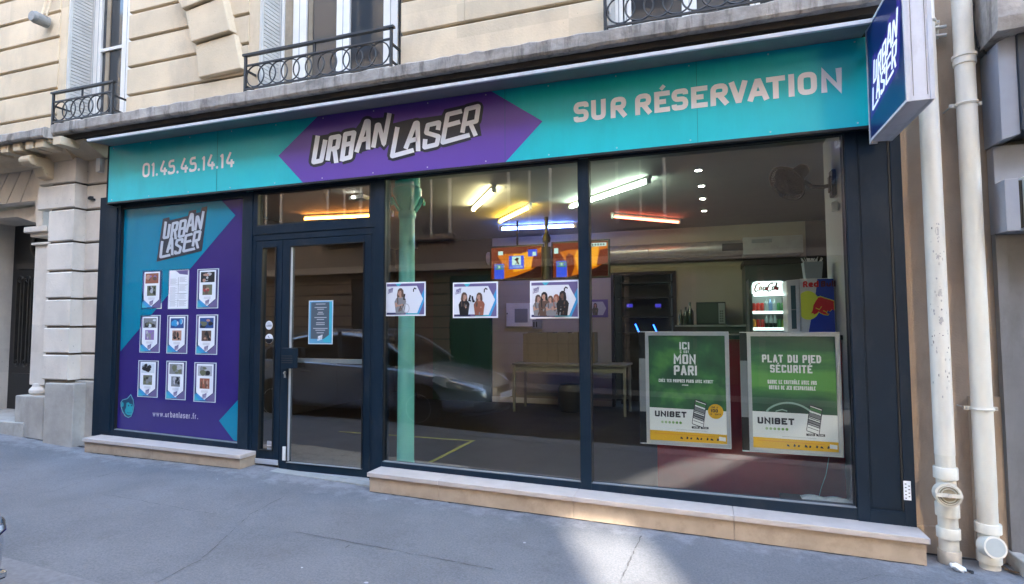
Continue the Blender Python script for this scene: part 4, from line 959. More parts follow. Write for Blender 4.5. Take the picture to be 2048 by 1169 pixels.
r_ = poster(1060, 563, 1159, 637, [(.17, .66, 'grey', 'brown', 'skin', 0), (.30, .74, 'brown', 'black', 'skin', 1), (.43, .62, 'grey', 'brown', 'skin', 2), (.55, .66, 'grey', 'rust', 'skin', 3), (.68, .76, 'black', 'black', 'brown', 4)], ''); o = r_[0]
tag(o.build('poster', recalc=False), 'white and blue poster of a group of five people, next to the middle mullion', 'poster', 'three landscape posters in a row on the pane')

# ================================================================ FASCIA SIGN
YS = -.12
fs = thing('fascia_sign', 'long turquoise sign with a purple arrowed middle reading URBAN LASER and SUR RÉSERVATION', 'shop sign', (-2.6, YS, 2.9))
o = MB(); o.box(-6.465, 1.30, YS, .10, 2.915, 3.565, TEAL); o.build('panel', fs)
o = MB(); o.prism([XZ(557, 312, YS), XZ(606, 361, YS), XZ(1011, 317, YS), XZ(1085, 243, YS), XZ(983, 168, YS), XZ(635, 226, YS)], YS-.0015, YS, PURP)
zc = [v[2] for v in o.v]; o.v = [(x, y, 2.9155 if z < 3.0 else (3.5645 if z > 3.5 else z)) for x, y, z in o.v]; o.build('purple_band', fs)
o = MB(); o.box(-6.47, 1.30, YS-.003, YS+.05, 2.895, 2.9145, FRAME2); o.box(-6.487, -6.466, YS-.004, .1, 2.89, 3.57, FRAME); o.box(-6.47, 1.30, -.03, .10, 3.5655, 3.66, FRAME2); o.build('edge_trim', fs)
for xs_ in (-4.86, -1.62, -.02):
    o = MB(); o.box(xs_-.0012, xs_+.0012, YS-.0022, YS-.0005, 2.917, 3.563, mat('seam_dark', (.0, .10, .12), .6)); o.build('panel_seam', fs)
o = MB()
for i in range(14):
    for z in (2.94, 3.54): o.tube((-6.40+i*.575, YS-.0035, z), (-6.40+i*.575, YS, z), .006, ALUP, 10)
o.build('rivets', fs)
tag(bpy.context.scene.objects['rivets'], kind='stuff')
o = MB(); Z1 = lambda y: (lambda u, v: A(600+u/5.12, 180+v/5.12, y))
logo(o, LOGO_FA, 108, Z1(YS-.003), LOGOK, 20); 
o.face([Z1(YS-.0028)(*p) for p in ((930, 350), (1130, 300), (1240, 290), (1450, 260), (1480, 200), (1660, 160), (1860, 130), (1830, 300), (1860, 470), (1480, 560), (900, 720))], LOGOK)
o.face([Z1(YS-.0028)(*p) for p in ((140, 480), (560, 410), (640, 300), (880, 280), (900, 560), (560, 660), (360, 740), (130, 740))], LOGOK)
o.build('logo_outline', fs, recalc=False)
o = MB(); logo(o, LOGO_FA, 46, Z1(YS-.006), WHITE, 7); o.build('logo', fs, recalc=False)
o = MB(); zb_, zt_ = 3.190, 3.362
o2_ = MB()
for ch, a, c in [('S', 93, 195), ('U', 212, 312), ('R', 345, 452), ('R', 512, 622), ('É', 643, 750), ('S', 762, 875), ('E', 895, 1008), ('R', 1027, 1148), ('V', 1158, 1280), ('A', 1283, 1425), ('T', 1410, 1540), ('I', 1562, 1598), ('O', 1625, 1757), ('N', 1785, 1930)]:
    x0 = A(1120+a/3.413, 200, YS).x; x1 = A(1120+c/3.413, 200, YS).x
    glyph(o if a < 480 else o2_, ch, x0, x1, zb_, zt_, .040, onY(YS-.003), WHITE, .42)
o.build('lettering', fs, recalc=False); o2_.build('lettering', fs, recalc=False)
o = MB(); zb_, zt_ = 3.155, 3.318
for ch, a, c in [('0', 148, 285), ('1', 300, 380), ('.', 395, 440), ('4', 460, 605), ('5', 620, 755), ('.', 775, 825), ('4', 840, 995), ('5', 1015, 1155), ('.', 1170, 1220), ('1', 1232, 1320), ('4', 1335, 1490), ('.', 1508, 1560), ('1', 1567, 1665), ('4', 1680, 1850)]:
    x0 = A(270+a/9.31, 330, YS).x; x1 = A(270+c/9.31, 330, YS).x
    glyph(o, ch, x0, x1, zb_, zt_, .028, onY(YS-.003), WHITE, .45)
o.build('phone_number', fs, recalc=False)
cn = MB(); n = 4; xs = [-6.43, -3.0, .2, 1.12]
for a, c in zip(xs, xs[1:]):
    cn.prismx([(-.40, 3.536), (-.402, 3.563), (-.39, 3.567), (-.372, 3.567), (-.372, 3.536)], a+.001, c-.001, ALUP)
    cn.prismx([(-.3718, 3.540), (-.3718, 3.562), (YS+.05, 3.66), (YS+.05, 3.5665), (YS, 3.5665)], a+.0012, c-.0012, mat('canopy_underside', (.20, .20, .21), .6, var=.15, scale=5))  # underside greyer than the lip, its shade put into the colour
tag(cn.build('canopy_strip'), 'thin pale metal canopy strip running along the top of the turquoise sign', 'canopy')

# ---- hanging box sign
bs = thing('hanging_sign', 'white projecting box sign with navy face reading URBAN LASER in glowing letters', 'hanging sign', (1.18, -.6, 2.757))
X0, X1, YA, YB, ZA, ZB = 1.119, 1.247, -.235, -1.004, 2.757, 3.555
BW = mat('sign_box_white', (.72, .71, .76), .45, var=.07, scale=4, dirt=((.3, .27, .28), .35, 7, .4)); NAVY = mat('navy_sign_face', (.008, .018, .085), .3, emit=(.0, .02, .12), es=.02)
o = MB(); o.box(X0+.002, X1-.002, YB+.002, YA, ZA, ZB, BW); o.build('box', bs, bevel=.003)
o = MB()
for z in (ZA, ZB-.016): 
    for x in (X0, X1-.014): o.box(x-.004, x+.018, YB-.004, YA+.0, z-.002, z+.016, ALUP)
for x in (X0, X1-.014):
    o.box(x-.004, x+.018, YB-.004, YB+.014, ZA+.014, ZB-.016, ALUP); o.box(x-.004, x+.018, YA-.016, YA-.0, ZA+.014, ZB-.016, ALUP)
o.box(X0+.03, X0+.0315, YB-.0005, YB+.003, ZA+.03, ZB, JOINT); o.box(X1-.03, X1-.0285, YB-.0005, YB+.003, ZA+.03, ZB, JOINT)
o.build('edge_profile', bs)
o = MB(); o.box(X0+.0, X0+.0018, YB+.015, YA-.017, ZA+.015, ZB-.017, NAVY); fc = o.build('face', bs)
def BL(x):
    def g_(u, v):       # logo plane -> sign face: u runs out over the street
        return Vector((x, -.33-(u-165)/740*.585, 3.363-(v-190)*.00053))
    return g_
o = MB(); HALO = mat('sign_halo', (.018, .014, .14), .4, emit=(.08, .04, .6), es=.015)
fn = BL(X0-.0006); o.face([fn(540+(u-540)*1.04, 570+(v-570)*1.05) for u, v in LOGO_BK], HALO); o.build('halo', fc, recalc=False)
o = MB(); LIT = mat('lit_letters', (.75, .8, .9), .4, emit=(.75, .85, 1), es=.04)
for i, st in enumerate(LOGO_ST): o.stroke(arcfill(st, 12), 38, BL(X0-.0012-(i % 4)*.00012), LIT)
o.build('logo', fc, recalc=False)
o = MB(); 
for z in (2.9, 3.4): o.box(1.16, 1.20, YA, .02, z, z+.04, STEEL)
o.box(1.115, 1.16, YA-.02, YA+.0, ZA-.014, ZA-.003, ALUP); o.build('wall_bracket', bs)

# ================================================================ INSIDE THE SHOP
FLOOR = mat('dark_vinyl_floor', (.020, .020, .022), .42, var=.2, scale=2.5); CEIL = mat('ceiling_paint', (.42, .42, .42), .8, var=.06, scale=2)
IW = mat('inner_wall_paint', (.39, .35, .29), .85, var=.08, scale=2); IWD = mat('inner_dark_wall', (.04, .038, .038), .85, var=.15, scale=2); IGRN = mat('inner_green_wall', (.008, .04, .03), .7, var=.15, scale=2)  # dark inner walls carry the dimness of the interior in their colour
XR = 1.10
def struct(name, b, **k): return tag(b.build(name, loc=(0, 3, 0), **k), kind='structure')
o = MB(); o.box(-6.6, 2.2, .052, 6.6, -.12, .0, FLOOR); struct('shop_floor', o)
o = MB(); o.box(-6.6, 2.2, .102, 6.6, 3.2, 3.45, CEIL); o.box(-6.6, 1.0, .102, .55, 3.06, 3.2, CEIL); struct('shop_ceiling', o)
o = MB(); D0, D1, DT = A(1228, 600, 5.7).x, A(1347, 600, 5.7).x, 2.39
o.box(-3.95, D0, 5.7, 5.8, 0, 3.2, IW); o.box(D1, 1.62, 5.7, 5.8, 0, 3.2, IW); o.box(D0, D1, 5.7, 5.8, DT, 3.2, IW); o.box(1.62, 2.2, 5.7, 5.8, 0, 3.2, IWD)
o.box(-3.95, D0, 5.68, 5.699, .0, .10, WPAINT); o.box(D1, 1.0, 5.68, 5.699, .0, .10, WPAINT)
o.box(D0-.05, D0, 5.66, 5.81, 0, DT+.05, IWD); o.box(D1, D1+.05, 5.66, 5.81, 0, DT+.05, IWD); o.box(D0, D1, 5.66, 5.81, DT, DT+.05, IWD)
o.box(-6.6, -3.95, 6.5, 6.6, 0, 3.2, IWD); o.box(D0-.5, D1+.5, 6.55, 6.6, 0, 3.2, IWD); struct('back_wall', o)
o = MB(); o.box(-6.7, -6.6, .05, 6.6, 0, 3.2, IWD); o.box(-5.6, -3.95, 5.70, 6.5, .0, 3.2, IWD); o.box(-5.2, -3.955, 5.62, 5.70, 0, 2.55, IGRN); struct('left_wall', o)
o = MB(); o.box(XR, 1.34, .102, 1.25, -.1, 3.2, mat('inner_right_wall', (.50, .52, .54), .7, var=.06, scale=2)); o.box(2.1, 2.2, 1.25, 5.7, 0, 3.2, IWD); struct('right_wall', o)
o = MB(); o.box(-6.60, -4.58, .055, .09, .0, 3.2, IWD); struct('panel_backing', o)
for i, (p0, p1, wdt) in enumerate((((690, 862), (945, 885), .05), ((945, 885), (860, 925), .035))): pass
o = MB(); YT = mat('yellow_floor_tape', (.30, .33, .06), .5, var=.2, scale=20)
o.box(-4.9, -2.84, 2.10, 2.15, .001, .004, YT); o.box(-2.89, -2.84, .93, 2.10, .001, .004, YT)
tag(o.build('floor_tape'), 'yellow tape lines marking a rectangle on the dark shop floor', 'floor tape')
# turquoise cast-iron column
tc = thing('iron_column', 'turquoise cast-iron column with a moulded capital just inside the big pane', 'column', (-2.93, .5, 0))
CT = mat('column_turquoise', (.30, .90, .76), .4, var=.06, scale=4)
o = MB(); o.lathe([(.11, 0), (.11, .05), (.096, .07), (.088, .12), (.080, 2.62)], (-2.93, .5, 0), CT, n=32); o.build('shaft', tc, smooth=True)
o = MB(); o.lathe([(.080, 2.60), (.092, 2.63), (.094, 2.66), (.084, 2.68), (.09, 2.74), (.125, 2.82), (.15, 2.86), (.15, 2.92), (.13, 2.94), (.13, 3.06)], (-2.93, .5, 0), CT, n=32)
for k in range(8):
    t = k*math.pi/4; c, s_ = math.cos(t), math.sin(t)
    o.path([(-2.93+c*.09, .5+s_*.09, 2.69), (-2.93+c*.13, .5+s_*.13, 2.75), (-2.93+c*.165, .5+s_*.165, 2.82), (-2.93+c*.185, .5+s_*.185, 2.80), (-2.93+c*.18, .5+s_*.18, 2.765)], .014, CT)
o.build('capital', tc, smooth=True)
# ceiling tubes
def tube_light(nm, lb, p0, p1, col, s, z=3.14, shade=True, r=.019):
    c = ((p0[0]+p1[0])/2, (p0[1]+p1[1])/2, z); t = thing(nm, lb, 'tube light', c, 'fluorescent tubes on the shop ceiling')
    o = MB(); o.tube((*p0, z), (*p1, z), r, emis('lit_tube_'+lb.split()[0], col, s), 14); o.build('tube', t, smooth=True)
    d = (Vector((*p1, 0))-Vector((*p0, 0))).normalized(); n = Vector((-d.y, d.x, 0))*.022; a, b_ = Vector((*p0, 0))-d*.03, Vector((*p1, 0))+d*.03
    o = MB(); o.ring([a-n+Vector((0, 0, z+.03)), a+n+Vector((0, 0, z+.03)), a+n+Vector((0, 0, 3.199)), a-n+Vector((0, 0, 3.199))], [b_-n+Vector((0, 0, z+.03)), b_+n+Vector((0, 0, z+.03)), b_+n+Vector((0, 0, 3.199)), b_-n+Vector((0, 0, 3.199))], CEIL); o.build('batten', t)
    for e, q in ((p0, -1), (p1, 1)): o = MB(); v = Vector((*e, z)); o.box(v.x-.025, v.x+.025, v.y-.025, v.y+.025, z-.03, z+.03, STEEL); o.build('end_cap', t)
tube_light('ceiling_tube', 'yellowish-white tube running toward the street, nearest the turquoise column', (-3.11, 2.72), (-2.40, 1.68), (1, .84, .42), 6)
tube_light('ceiling_tube', 'amber tube just behind the yellowish-white one', (-3.07, 3.72), (-2.28, 2.8), (1, .60, .06), 6)
tube_light('ceiling_tube', 'blue tube hanging above the two orange screens', (-3.29, 4.38), (-2.02, 4.52), (.16, .28, 1), 7)
tube_light('ceiling_tube', 'greenish-white long tube cut by the middle mullion', (-1.75, 3.0), (-.575, 1.88), (.78, 1, .74), 6)
tube_light('ceiling_tube', 'red thin tube low in the middle of the right pane', (-1.29, 3.9), (-.36, 4.75), (1, .16, .08), 1.2)
tube_light('ceiling_tube', 'orange tube seen through the transom over the door', (-5.83, 2.45), (-4.4, 2.64), (1, .32, .05), 3)
for i, (x, y) in enumerate([(-.03, 1.79), (0, 2.55), (.01, 3.31), (.03, 4.18)]):
    o = MB(); o.lathe([(.05, .0), (.05, -.008), (.036, -.010), (.036, .0)], (x, y, 3.199), WPAINT, n=20); o.tube((x, y, 3.188), (x, y, 3.198), .033, emis('lit_spot', (1, .93, .78), 7), 18)
    tag(o.build('downlight'), ['round ceiling spot nearest the glass in the row of four', 'second round ceiling spot from the glass in the row of four', 'third round ceiling spot from the glass in the row of four', 'farthest round ceiling spot in the row of four'][i], 'spotlight', 'four ceiling spots in a row')
# transom wall: small heater-like lamp high by the door
o = MB(); c = A(715, 396, 1.5); o.prism([(c.x-.10, c.z-.03), (c.x+.10, c.z-.02), (c.x+.12, c.z+.03), (c.x-.09, c.z+.02)], 1.45, 1.6, STEEL); o.box(c.x-.01, c.x+.01, 1.5, 1.53, c.z+.02, 3.2, STEEL); o.tube((c.x-.04, 1.445, c.z), (c.x-.02, 1.445, c.z), .012, emis('lit_spot', (1, .93, .78), 7))
tag(o.build('ceiling_spot_bracket'), 'small metal lamp fitting seen through the transom', 'lamp')
# screens
ORG = emis('screen_orange', (.85, .22, .01), .055); ORD = emis('screen_rust', (.4, .07, .02), .035); YEL = emis('screen_amber', (1, .42, .02), .075); SBL = emis('screen_blue', (.05, .10, .7), .08); SDK = emis('screen_dark', (.05, .015, .01), .05); SWH = emis('screen_white', (.6, .85, .75), .075); SGN = emis('screen_green', (.12, .35, .2), .06)
def screen(px0, px1, py0, py1, Y, lb, variant):
    x0, z1 = XZ(px0, py0, Y); x1, z0 = XZ(px1, py1, Y); W_, H_ = x1-x0, z1-z0
    t = thing('wall_screen', lb, 'screen', ((x0+x1)/2, Y+.1, z0), 'two orange screens hung side by side')
    o = MB(); o.box(x0-.03, x1+.03, Y, Y+.06, z0-.03, z1+.03, FRAME2); o.build('casing', t, bevel=.004)
    o = MB(); o.box(x0, x1, Y-.004, Y-.001, z0, z1, ORG); y = Y-.004
    P = lambda l, m, k: o.face([(x0+u*W_, y-.0008*k, z0+v*H_) for u, v in l], m)
    R4 = lambda a, b_, c, d, m, k: P([(a, b_), (c, b_), (c, d), (a, d)], m, k)
    P([(.45, .2), (.8, .3), (.85, .9), (.5, .95), (.4, .6)], YEL, 1); P([(0, .7), (.3, .8), (.6, .78), (1, .95), (1, 1), (0, 1)], ORD, 2); P([(.25, 0), (.5, .08), (.8, .25), (1, .45), (1, 0)], SDK, 2); P([(0, 0), (.2, 0), (.22, .5), (.1, .8), (0, .8)], ORD, 2); P([(.8, .3), (.86, .75), (1, .8), (1, .4)], ORD, 3)
    R4(.06, .0, .26, .48, SBL, 4); R4(.08, .30, .25, .45, SGN, 5); 
    for i in range(3): R4(.09+i*.055, .34, .12+i*.055, .42, SWH if i == 1 else SBL, 6)
    if variant == 0:
        R4(.36, .30, .66, .72, SBL, 4); R4(.42, .42, .60, .70, SWH, 5)
        P([(.48, .44), (.52, .52), (.47, .6), (.52, .66), (.56, .64), (.54, .56), (.57, .44), (.54, .44), (.52, .5), (.5, .44)], SDK, 6)
        text(o, 'LASER', x0+.39*W_, z0+.33*H_, .05*H_*1.2, onY(y-.0055), SWH, width=.24*W_); R4(.74, .68, .92, .9, SBL, 4); R4(.83, .70, .90, .82, SWH, 5); R4(.14, .76, .24, .88, SWH, 5)
    else: R4(.02, .70, .10, .86, SWH, 5); P([(.28, .02), (.34, .02), (.40, .3), (.38, .62), (.30, .7), (.24, .6)], ORD, 4); R4(.70, .86, .98, .96, SWH, 5); [R4(.72+i*.05, .88, .745+i*.05, .94, SDK, 6) for i in range(5)]
    o.build('picture', t, recalc=False)
    o = MB(); o.box((x0+x1)/2-.012, (x0+x1)/2+.012, Y+.061, Y+.085, z1-.1, 3.2, mat('mount_black', (.004, .004, .004), .9)); o.build('ceiling_mount', t)
screen(983, 1083, 497, 556, 4.0, 'left orange screen with a blue player card, beside the dark post', 0); screen(1106, 1216, 488, 552, 4.02, 'right orange screen, partly behind the middle mullion', 1)
px_ = A(1093, 500, 3.9).x; o = MB(); o.tube((px_, 3.9, 2.2), (px_, 3.9, 2.72), .085, FRAME2, 20, r2=.07); o.tube((px_, 3.9, 2.72), (px_, 3.9, 3.2), .03, IRON, 12); o.lathe([(0, 2.80), (.06, 2.80), (.07, 2.86), (.05, 2.92), (0, 2.92)], (px_, 3.9, 0), FRAME2, n=16)
tag(o.build('hanging_speaker', smooth=True), 'dark cylinder hanging from the ceiling between the two orange screens', 'speaker')
# duct, electric panel, wall poster
du = thing('ventilation_duct', 'silver round ventilation duct running along the back wall', 'duct', (0, 5.35, 2.8))
o = MB(); o.tube((-3.9, 5.35, 2.76), (.62, 5.35, 2.76), .125, STEEL, 24); [o.torus((x, 5.35, 2.76), .126, .008, STEEL, axis='x', n=24, k=5) for x in (-2.9, -1.9, -.9, .1)]; o.build('duct_pipe', du, smooth=True)
o = MB(); o.box(.30, .62, 5.21, 5.24, 2.70, 2.82, FRAME2); o.box(.62, 1.5, 5.18, 5.6, 2.62, 2.90, STEEL); o.box(.75, 1.05, 5.16, 5.179, 2.80, 2.86, GASK); o.build('duct_grille', du)
def at2(px0, py0, px1, py1, Y): a = XZ(px0, py0, Y); c = XZ(px1, py1, Y); return a[0], c[0], c[1], a[1]
x0, x1, z0, z1 = at2(1011, 605, 1074, 655, 5.64); ep = thing('electric_cabinet', 'pale flush electric cabinet on the back wall under the screens', 'cabinet', ((x0+x1)/2, 5.69, z0))
o = MB(); o.box(x0, x1, 5.64, 5.699, z0, z1, IW); o.build('box', ep, bevel=.004)
o = MB(); o.box(x0+.02, x1-.02, 5.628, 5.639, z0+.02, z1-.02, WPAINT); o.box(x0+.19, x1-.18, 5.624, 5.628, z0+.09, z1-.13, GASK); o.box(x0+.03, x0+.05, 5.62, 5.628, z0+.25, z0+.28, IRON); o.build('cover', ep, bevel=.003)
x0, x1, z0, z1 = at2(1064, 640, 1082, 658, 5.6); o = MB(); o.box(x0, x1, 5.62, 5.69, z0, z1, GASK); [o.box(x0+.02+i*.05, x0+.045+i*.05, 5.615, 5.62, z0+.03, z1-.04, FRAME2) for i in range(2)]
tag(o.build('switch_block', bevel=.004), 'small grey double switch beside the electric cabinet', 'switch')
x0, x1, z0, z1 = at2(1172, 600, 1216, 635, 5.68); o = MB(); o.box(x0, x1, 5.68, 5.698, z0, z1, PC['mauve']); o.face([(x0+.02, 5.679, z0+.04), (x1-.09, 5.679, z0+.04), (x1-.03, 5.679, (z0+z1)/2), (x1-.09, 5.679, z1-.04), (x0+.02, 5.679, z1-.04)], PC['lgrey']); figure(o, (x0+x1)/2-.03, z0+.04, (z1-z0)*.8, 5.678, 'olive', 'brown')
tag(o.build('inner_poster', recalc=False), 'landscape poster on the back wall just right of the middle mullion', 'poster')
# table with a cardboard stack
TL = mat('table_leg_grey', (.26, .26, .25), .5)
tb = thing('folding_table', 'pale metal table against the back wall with a low crossbar', 'table', (-2.6, 5.0, 0))
x0 = A(1024, 727, 4.6).x; TW = mat('table_top_cream', (.13, .13, .12), .5, var=.08, scale=5)
o = MB(); o.box(x0, -1.2, 4.6, 5.3, .80, .83, TW); o.build('tabletop', tb, bevel=.003)
for x, y in ((x0+.03, 4.63), (-1.25, 4.63), (x0+.03, 5.27), (-1.25, 5.27)): o = MB(); o.box(x-.02, x+.02, y-.02, y+.02, 0, .799, TL); o.build('leg', tb)
o = MB(); o.box(x0+.05, -1.27, 5.26, 5.28, .2, .26, TL); o.box(x0+.05, -1.27, 4.64, 4.66, .70, .799, TL); o.build('crossbar', tb)
x0, x1, z0, z1 = at2(1047, 665, 1190, 727, 4.9); o = MB(); CB = mat('cardboard', (.15, .12, .085), .85, var=.1, scale=4)
for i in range(14): o.box(x0+i*(x1-x0)/14+.002, x0+(i+1)*(x1-x0)/14-.002, 4.86+.01*(i % 2), 5.2, .831, z1-(.0 if i % 3 else .02), CB)
tag(o.build('cardboard_box'), 'wide ribbed cardboard box standing on the pale table', 'box')
x0, x1, z0, z1 = at2(1118, 738, 1165, 800, 4.95); o = MB(); o.lathe([(.0, 0), (.19, .0), (.22, .1), (.22, .38), (.18, .46), (0, .48)], ((x0+x1)/2, 4.95, .0), mat('black_bag', (.02, .02, .022), .35, bump=.8, bscale=14), n=18); tag(o.build('bin_bag', smooth=True), 'black full bag under the table at the back', 'bag')
# shelves in the dark back room with small blue lamps
o = MB(); [o.box(D0+.0, D1-.0, 6.1, 6.5, z, z+.03, FRAME2) for z in (1.30, 1.62, 1.98, 2.26)]; [o.box(x, x+.04, 6.1, 6.5, 0, 2.5, FRAME2) for x in (D0+.05, D1-.1)]
tag(o.build('back_shelves'), 'dark shelving seen through the doorway in the back wall', 'shelves')
def backlamp(px, py, lb, slant):
    c = A(px, py, 6.05); o = MB()
    if slant: o.tube((c.x-.03, 6.05, c.z+.06), (c.x+.03, 6.05, c.z-.08), .012, emis('blue_led', (.02, .12, 1), .7), 8); o.box(c.x-.02, c.x+.02, 6.06, 6.1, c.z-.16, c.z-.07, FRAME2)
    else: o.box(c.x-.05, c.x+.05, 6.05, 6.12, c.z-.03, c.z+.035, emis('blue_box', (.06, .05, .55), .07)); o.box(c.x-.055, c.x+.055, 6.045, 6.13, c.z-.05, c.z-.03, FRAME2)
    tag(o.build('blue_lamp'), lb, 'lamp', 'small blue lamps in the back room')
backlamp(1259, 612, 'small violet-blue glowing box on the upper left shelf of the back room', 0); backlamp(1316, 612, 'small violet-blue glowing box on the upper right shelf of the back room', 0)
backlamp(1274, 655, 'thin bright blue light stick on the left, above the first green poster', 1); backlamp(1310, 656, 'thin bright blue light stick on the right, above the first green poster', 1)
# bar counter
cn = thing('bar_counter', 'dark red bar counter filling the lower right of the window', 'counter', (.35, 1.1, 0)); RD = mat('red_counter_panel', (.22, .005, .014), .35, var=.2, scale=2); BK_ = mat('counter_top_black', (.02, .02, .02), .3)
CX0 = -.44
o = MB(); o.box(CX0, XR-.01, .73, 1.24, .0, 1.36, RD); o.build('front_panel', cn, bevel=.004)
o = MB(); o.box(CX0-.03, XR-.005, .69, 1.28, 1.361, 1.40, BK_); o.build('worktop', cn, bevel=.004)
# microwave and things beside it on a far cupboard
x0, x1, z0, z1 = at2(1392, 605, 1452, 650, 5.1); mw = thing('microwave', 'black microwave oven on the far worktop', 'microwave', ((x0+x1)/2, 5.3, z0))
MK = mat('appliance_black', (.015, .015, .016), .3)
o = MB(); o.box(x0, x1, 5.1, 5.5, z0, z1, MK); o.build('body', mw, bevel=.006)
o = MB(); o.box(x0+.03, x1-.12, 5.09, 5.099, z0+.03, z1-.03, mat('oven_glass', (.06, .065, .06), .15)); o.build('door', mw)
o = MB(); o.box(x1-.11, x1-.01, 5.09, 5.099, z0+.02, z1-.02, GASK); [o.box(x1-.09+.03*(i % 2), x1-.07+.03*(i % 2), 5.085, 5.09, z0+.05+.04*(i//2), z0+.07+.04*(i//2), MK) for i in range(10)]; o.build('control_panel', mw)
zt = z0; o = MB(); o.box(A(1352, 650, 5).x, 1.5, 5.0, 5.66, 0, zt-.032, IWD); o.box(A(1350, 650, 5).x, 1.5, 4.97, 5.66, zt-.03, zt-.002, GASK); tag(o.build('far_cupboard'), 'low dark cupboard along the back wall under the microwave', 'cupboard')
BG = mat('bottle_glass_dark', (.015, .03, .018), .1)
for i, (px, s_, lb) in enumerate(((1362, .85, 'dark bottle leftmost of the row beside the microwave'), (1372, 1.0, 'dark bottle in the middle of the row beside the microwave'), (1381, 1.25, 'tallest dark bottle, right beside the microwave'))):
    c = A(px, 650, 5.15); o = MB(); o.lathe([(0, 0), (.042*s_, 0), (.042*s_, .17*s_), (.015*s_, .23*s_), (.015*s_, .30*s_), (0, .30*s_)], (c.x, 5.15, zt-.001), BG, n=16); tag(o.build('bottle', smooth=True), lb, 'bottle', 'bottles beside the microwave')
# cola fridge
x0, x1, z0, z1 = at2(1497, 558, 1580, 662, 1.45); z0 = 1.401
cf = thing('drinks_fridge', 'small lit countertop fridge with a white panel reading Coca-Cola', 'fridge', ((x0+x1)/2, 1.6, z0)); Y = 1.45
CFG = mat('fridge_dark_body', (.07, .075, .07), .5)
o = MB(); 
for a, c, d, e in ((x0, x0+.03, z0, z1), (x1-.03, x1, z0, z1), (x0+.03, x1-.03, z1-.03, z1), (x0+.03, x1-.03, z0, z0+.03)): o.box(a, c, Y, Y+.36, d, e, CFG)
o.box(x0+.03, x1-.03, Y+.30, Y+.36, z0+.03, z1-.03, mat('fridge_liner', (.55, .6, .57), .5)); o.build('body', cf)
LP = emis('fridge_panel_glow', (.78, 1, .92), .16); xa, xb = x0+.028, x1-.03; W_ = xb-xa; zp = z0+(z1-z0)*.72
o = MB(); top = z1-.03; r = .04; pts = [(xa, zp), (xb, zp), (xb, top-r), (xb-r*.3, top-r*.3), (xb-r, top), (xa+r, top), (xa+r*.3, top-r*.3), (xa, top-r)]
o.prism(pts, Y-.012, Y+.012, LP); hp = o.build('header_panel', cf)
o = MB(); SR = mat('script_red', (.55, .015, .02), .4)
def script(pts, w_): 
    o.stroke(arcfill(pts, .03), w_, lambda u, v: Vector((xa+W_*(u*.74+.07+v*.06), Y-.0135, zp+.012+(top-zp-.024)*v)), SR)
w1_ = .055
for base in (0.0, .52):
    script([(base+.17, .82), (base+.12, .95), (base+.02, .75), (base-.01, .3), (base+.05, .08), (base+.16, .25)], .06)
    script([(base+.22, .2), (base+.17, .35), (base+.20, .6), (base+.26, .58), (base+.26, .25), (base+.21, .2)], w1_)
for (u, k) in ((.33, 0), (.42, 1), (.86, 1)):
    if k == 0: script([(u+.06, .5), (u+.02, .58), (u, .35), (u+.03, .18), (u+.08, .3)], w1_)
    else: script([(u+.06, .52), (u+.01, .55), (u, .28), (u+.04, .2), (u+.07, .5), (u+.07, .22), (u+.11, .25)], w1_)
script([(.49, .42), (.53, .42)], .06); script([(.80, .25), (.83, .92), (.86, .8), (.81, .25)], .045); script([(.6, .95), (.75, .99), (.92, .9)], .04)
o.build('lettering', hp, recalc=False)
CANS = [('red', 0), ('red', 0), ('red', 0), ('pale', 1), ('blue', 1), ('pale', 1), ('green', 0), ('green', 0)]; CAN2 = [('orange', 0), ('red', 0), ('red', 0), ('pale', 2), ('pale', 2), ('pale', 2), ('green', 0), ('olive', 0)]
GLOWL = emis('fridge_shelf_light', (.75, 1, .92), .16)
for row, (zs, cl_) in enumerate(((z0+.055, CAN2), (z0+.22, CANS))):
    o = MB(); o.box(xa, xb, Y+.02, Y+.29, zs-.006, zs, STEEL); o.box(xa, xb, Y+.005, Y+.02, zs-.025, zs+.004, GLOWL); o.build('shelf', cf)
    for i, (m_, k) in enumerate(cl_):
        x = xa+W_*(i+.5)/8; M_ = mat('tin_'+m_, {'red': (.55, .03, .02), 'pale': (.5, .62, .60), 'blue': (.25, .4, .65), 'green': (.08, .30, .10), 'orange': (.7, .32, .05), 'olive': (.35, .5, .12)}[m_], .3); rr = W_/8*.47; hh = .095 if k == 0 else .128
        o = MB(); o.lathe([(0, 0), (rr, 0), (rr, hh*.8), (rr*.75, hh*.86), (rr*.75, hh*.9), (0, hh*.9)] if k == 0 else [(0, 0), (rr, 0), (rr, hh*.5), (rr*.9, hh*.7), (rr*.35, hh*.86), (rr*.38, hh), (0, hh)], (x, Y+.06, zs), M_, n=12)
        if k == 2: o.lathe([(0, 0), (rr*1.01, .001), (rr*1.01, hh*.38), (0, hh*.38)], (x, Y+.06, zs), BG, n=12)
        tag(o.build('drink_can' if k == 0 else 'drink_bottle', smooth=True), None)
        ob_ = bpy.context.scene.objects[-1] if False else None
fridge_items = [q for q in COL.objects if q.name.startswith(('drink_can', 'drink_bottle'))]
nmz = ['first', 'second', 'third', 'fourth', 'fifth', 'sixth', 'seventh', 'eighth']
kinds = [c for c, k in CAN2]+[c for c, k in CANS]; ks = [k for c, k in CAN2]+[k for c, k in CANS]
cname = {'red': 'red', 'pale': 'clear', 'blue': 'bluish', 'green': 'green', 'orange': 'orange', 'olive': 'yellow-green'}
for i, q in enumerate(sorted(fridge_items, key=lambda q: (round(q.location.z, 2), q.location.x))):
    r_ = 'lower' if i < 8 else 'upper'
    tag(q, '%s %s, %s from left on the lit fridge\'s %s shelf' % (cname[kinds[i]], 'can' if ks[i] == 0 else ('bottle of cola' if ks[i] == 2 else 'bottle'), nmz[i % 8], r_), 'can' if ks[i] == 0 else 'bottle', 'drinks on the shelves of the lit fridge')
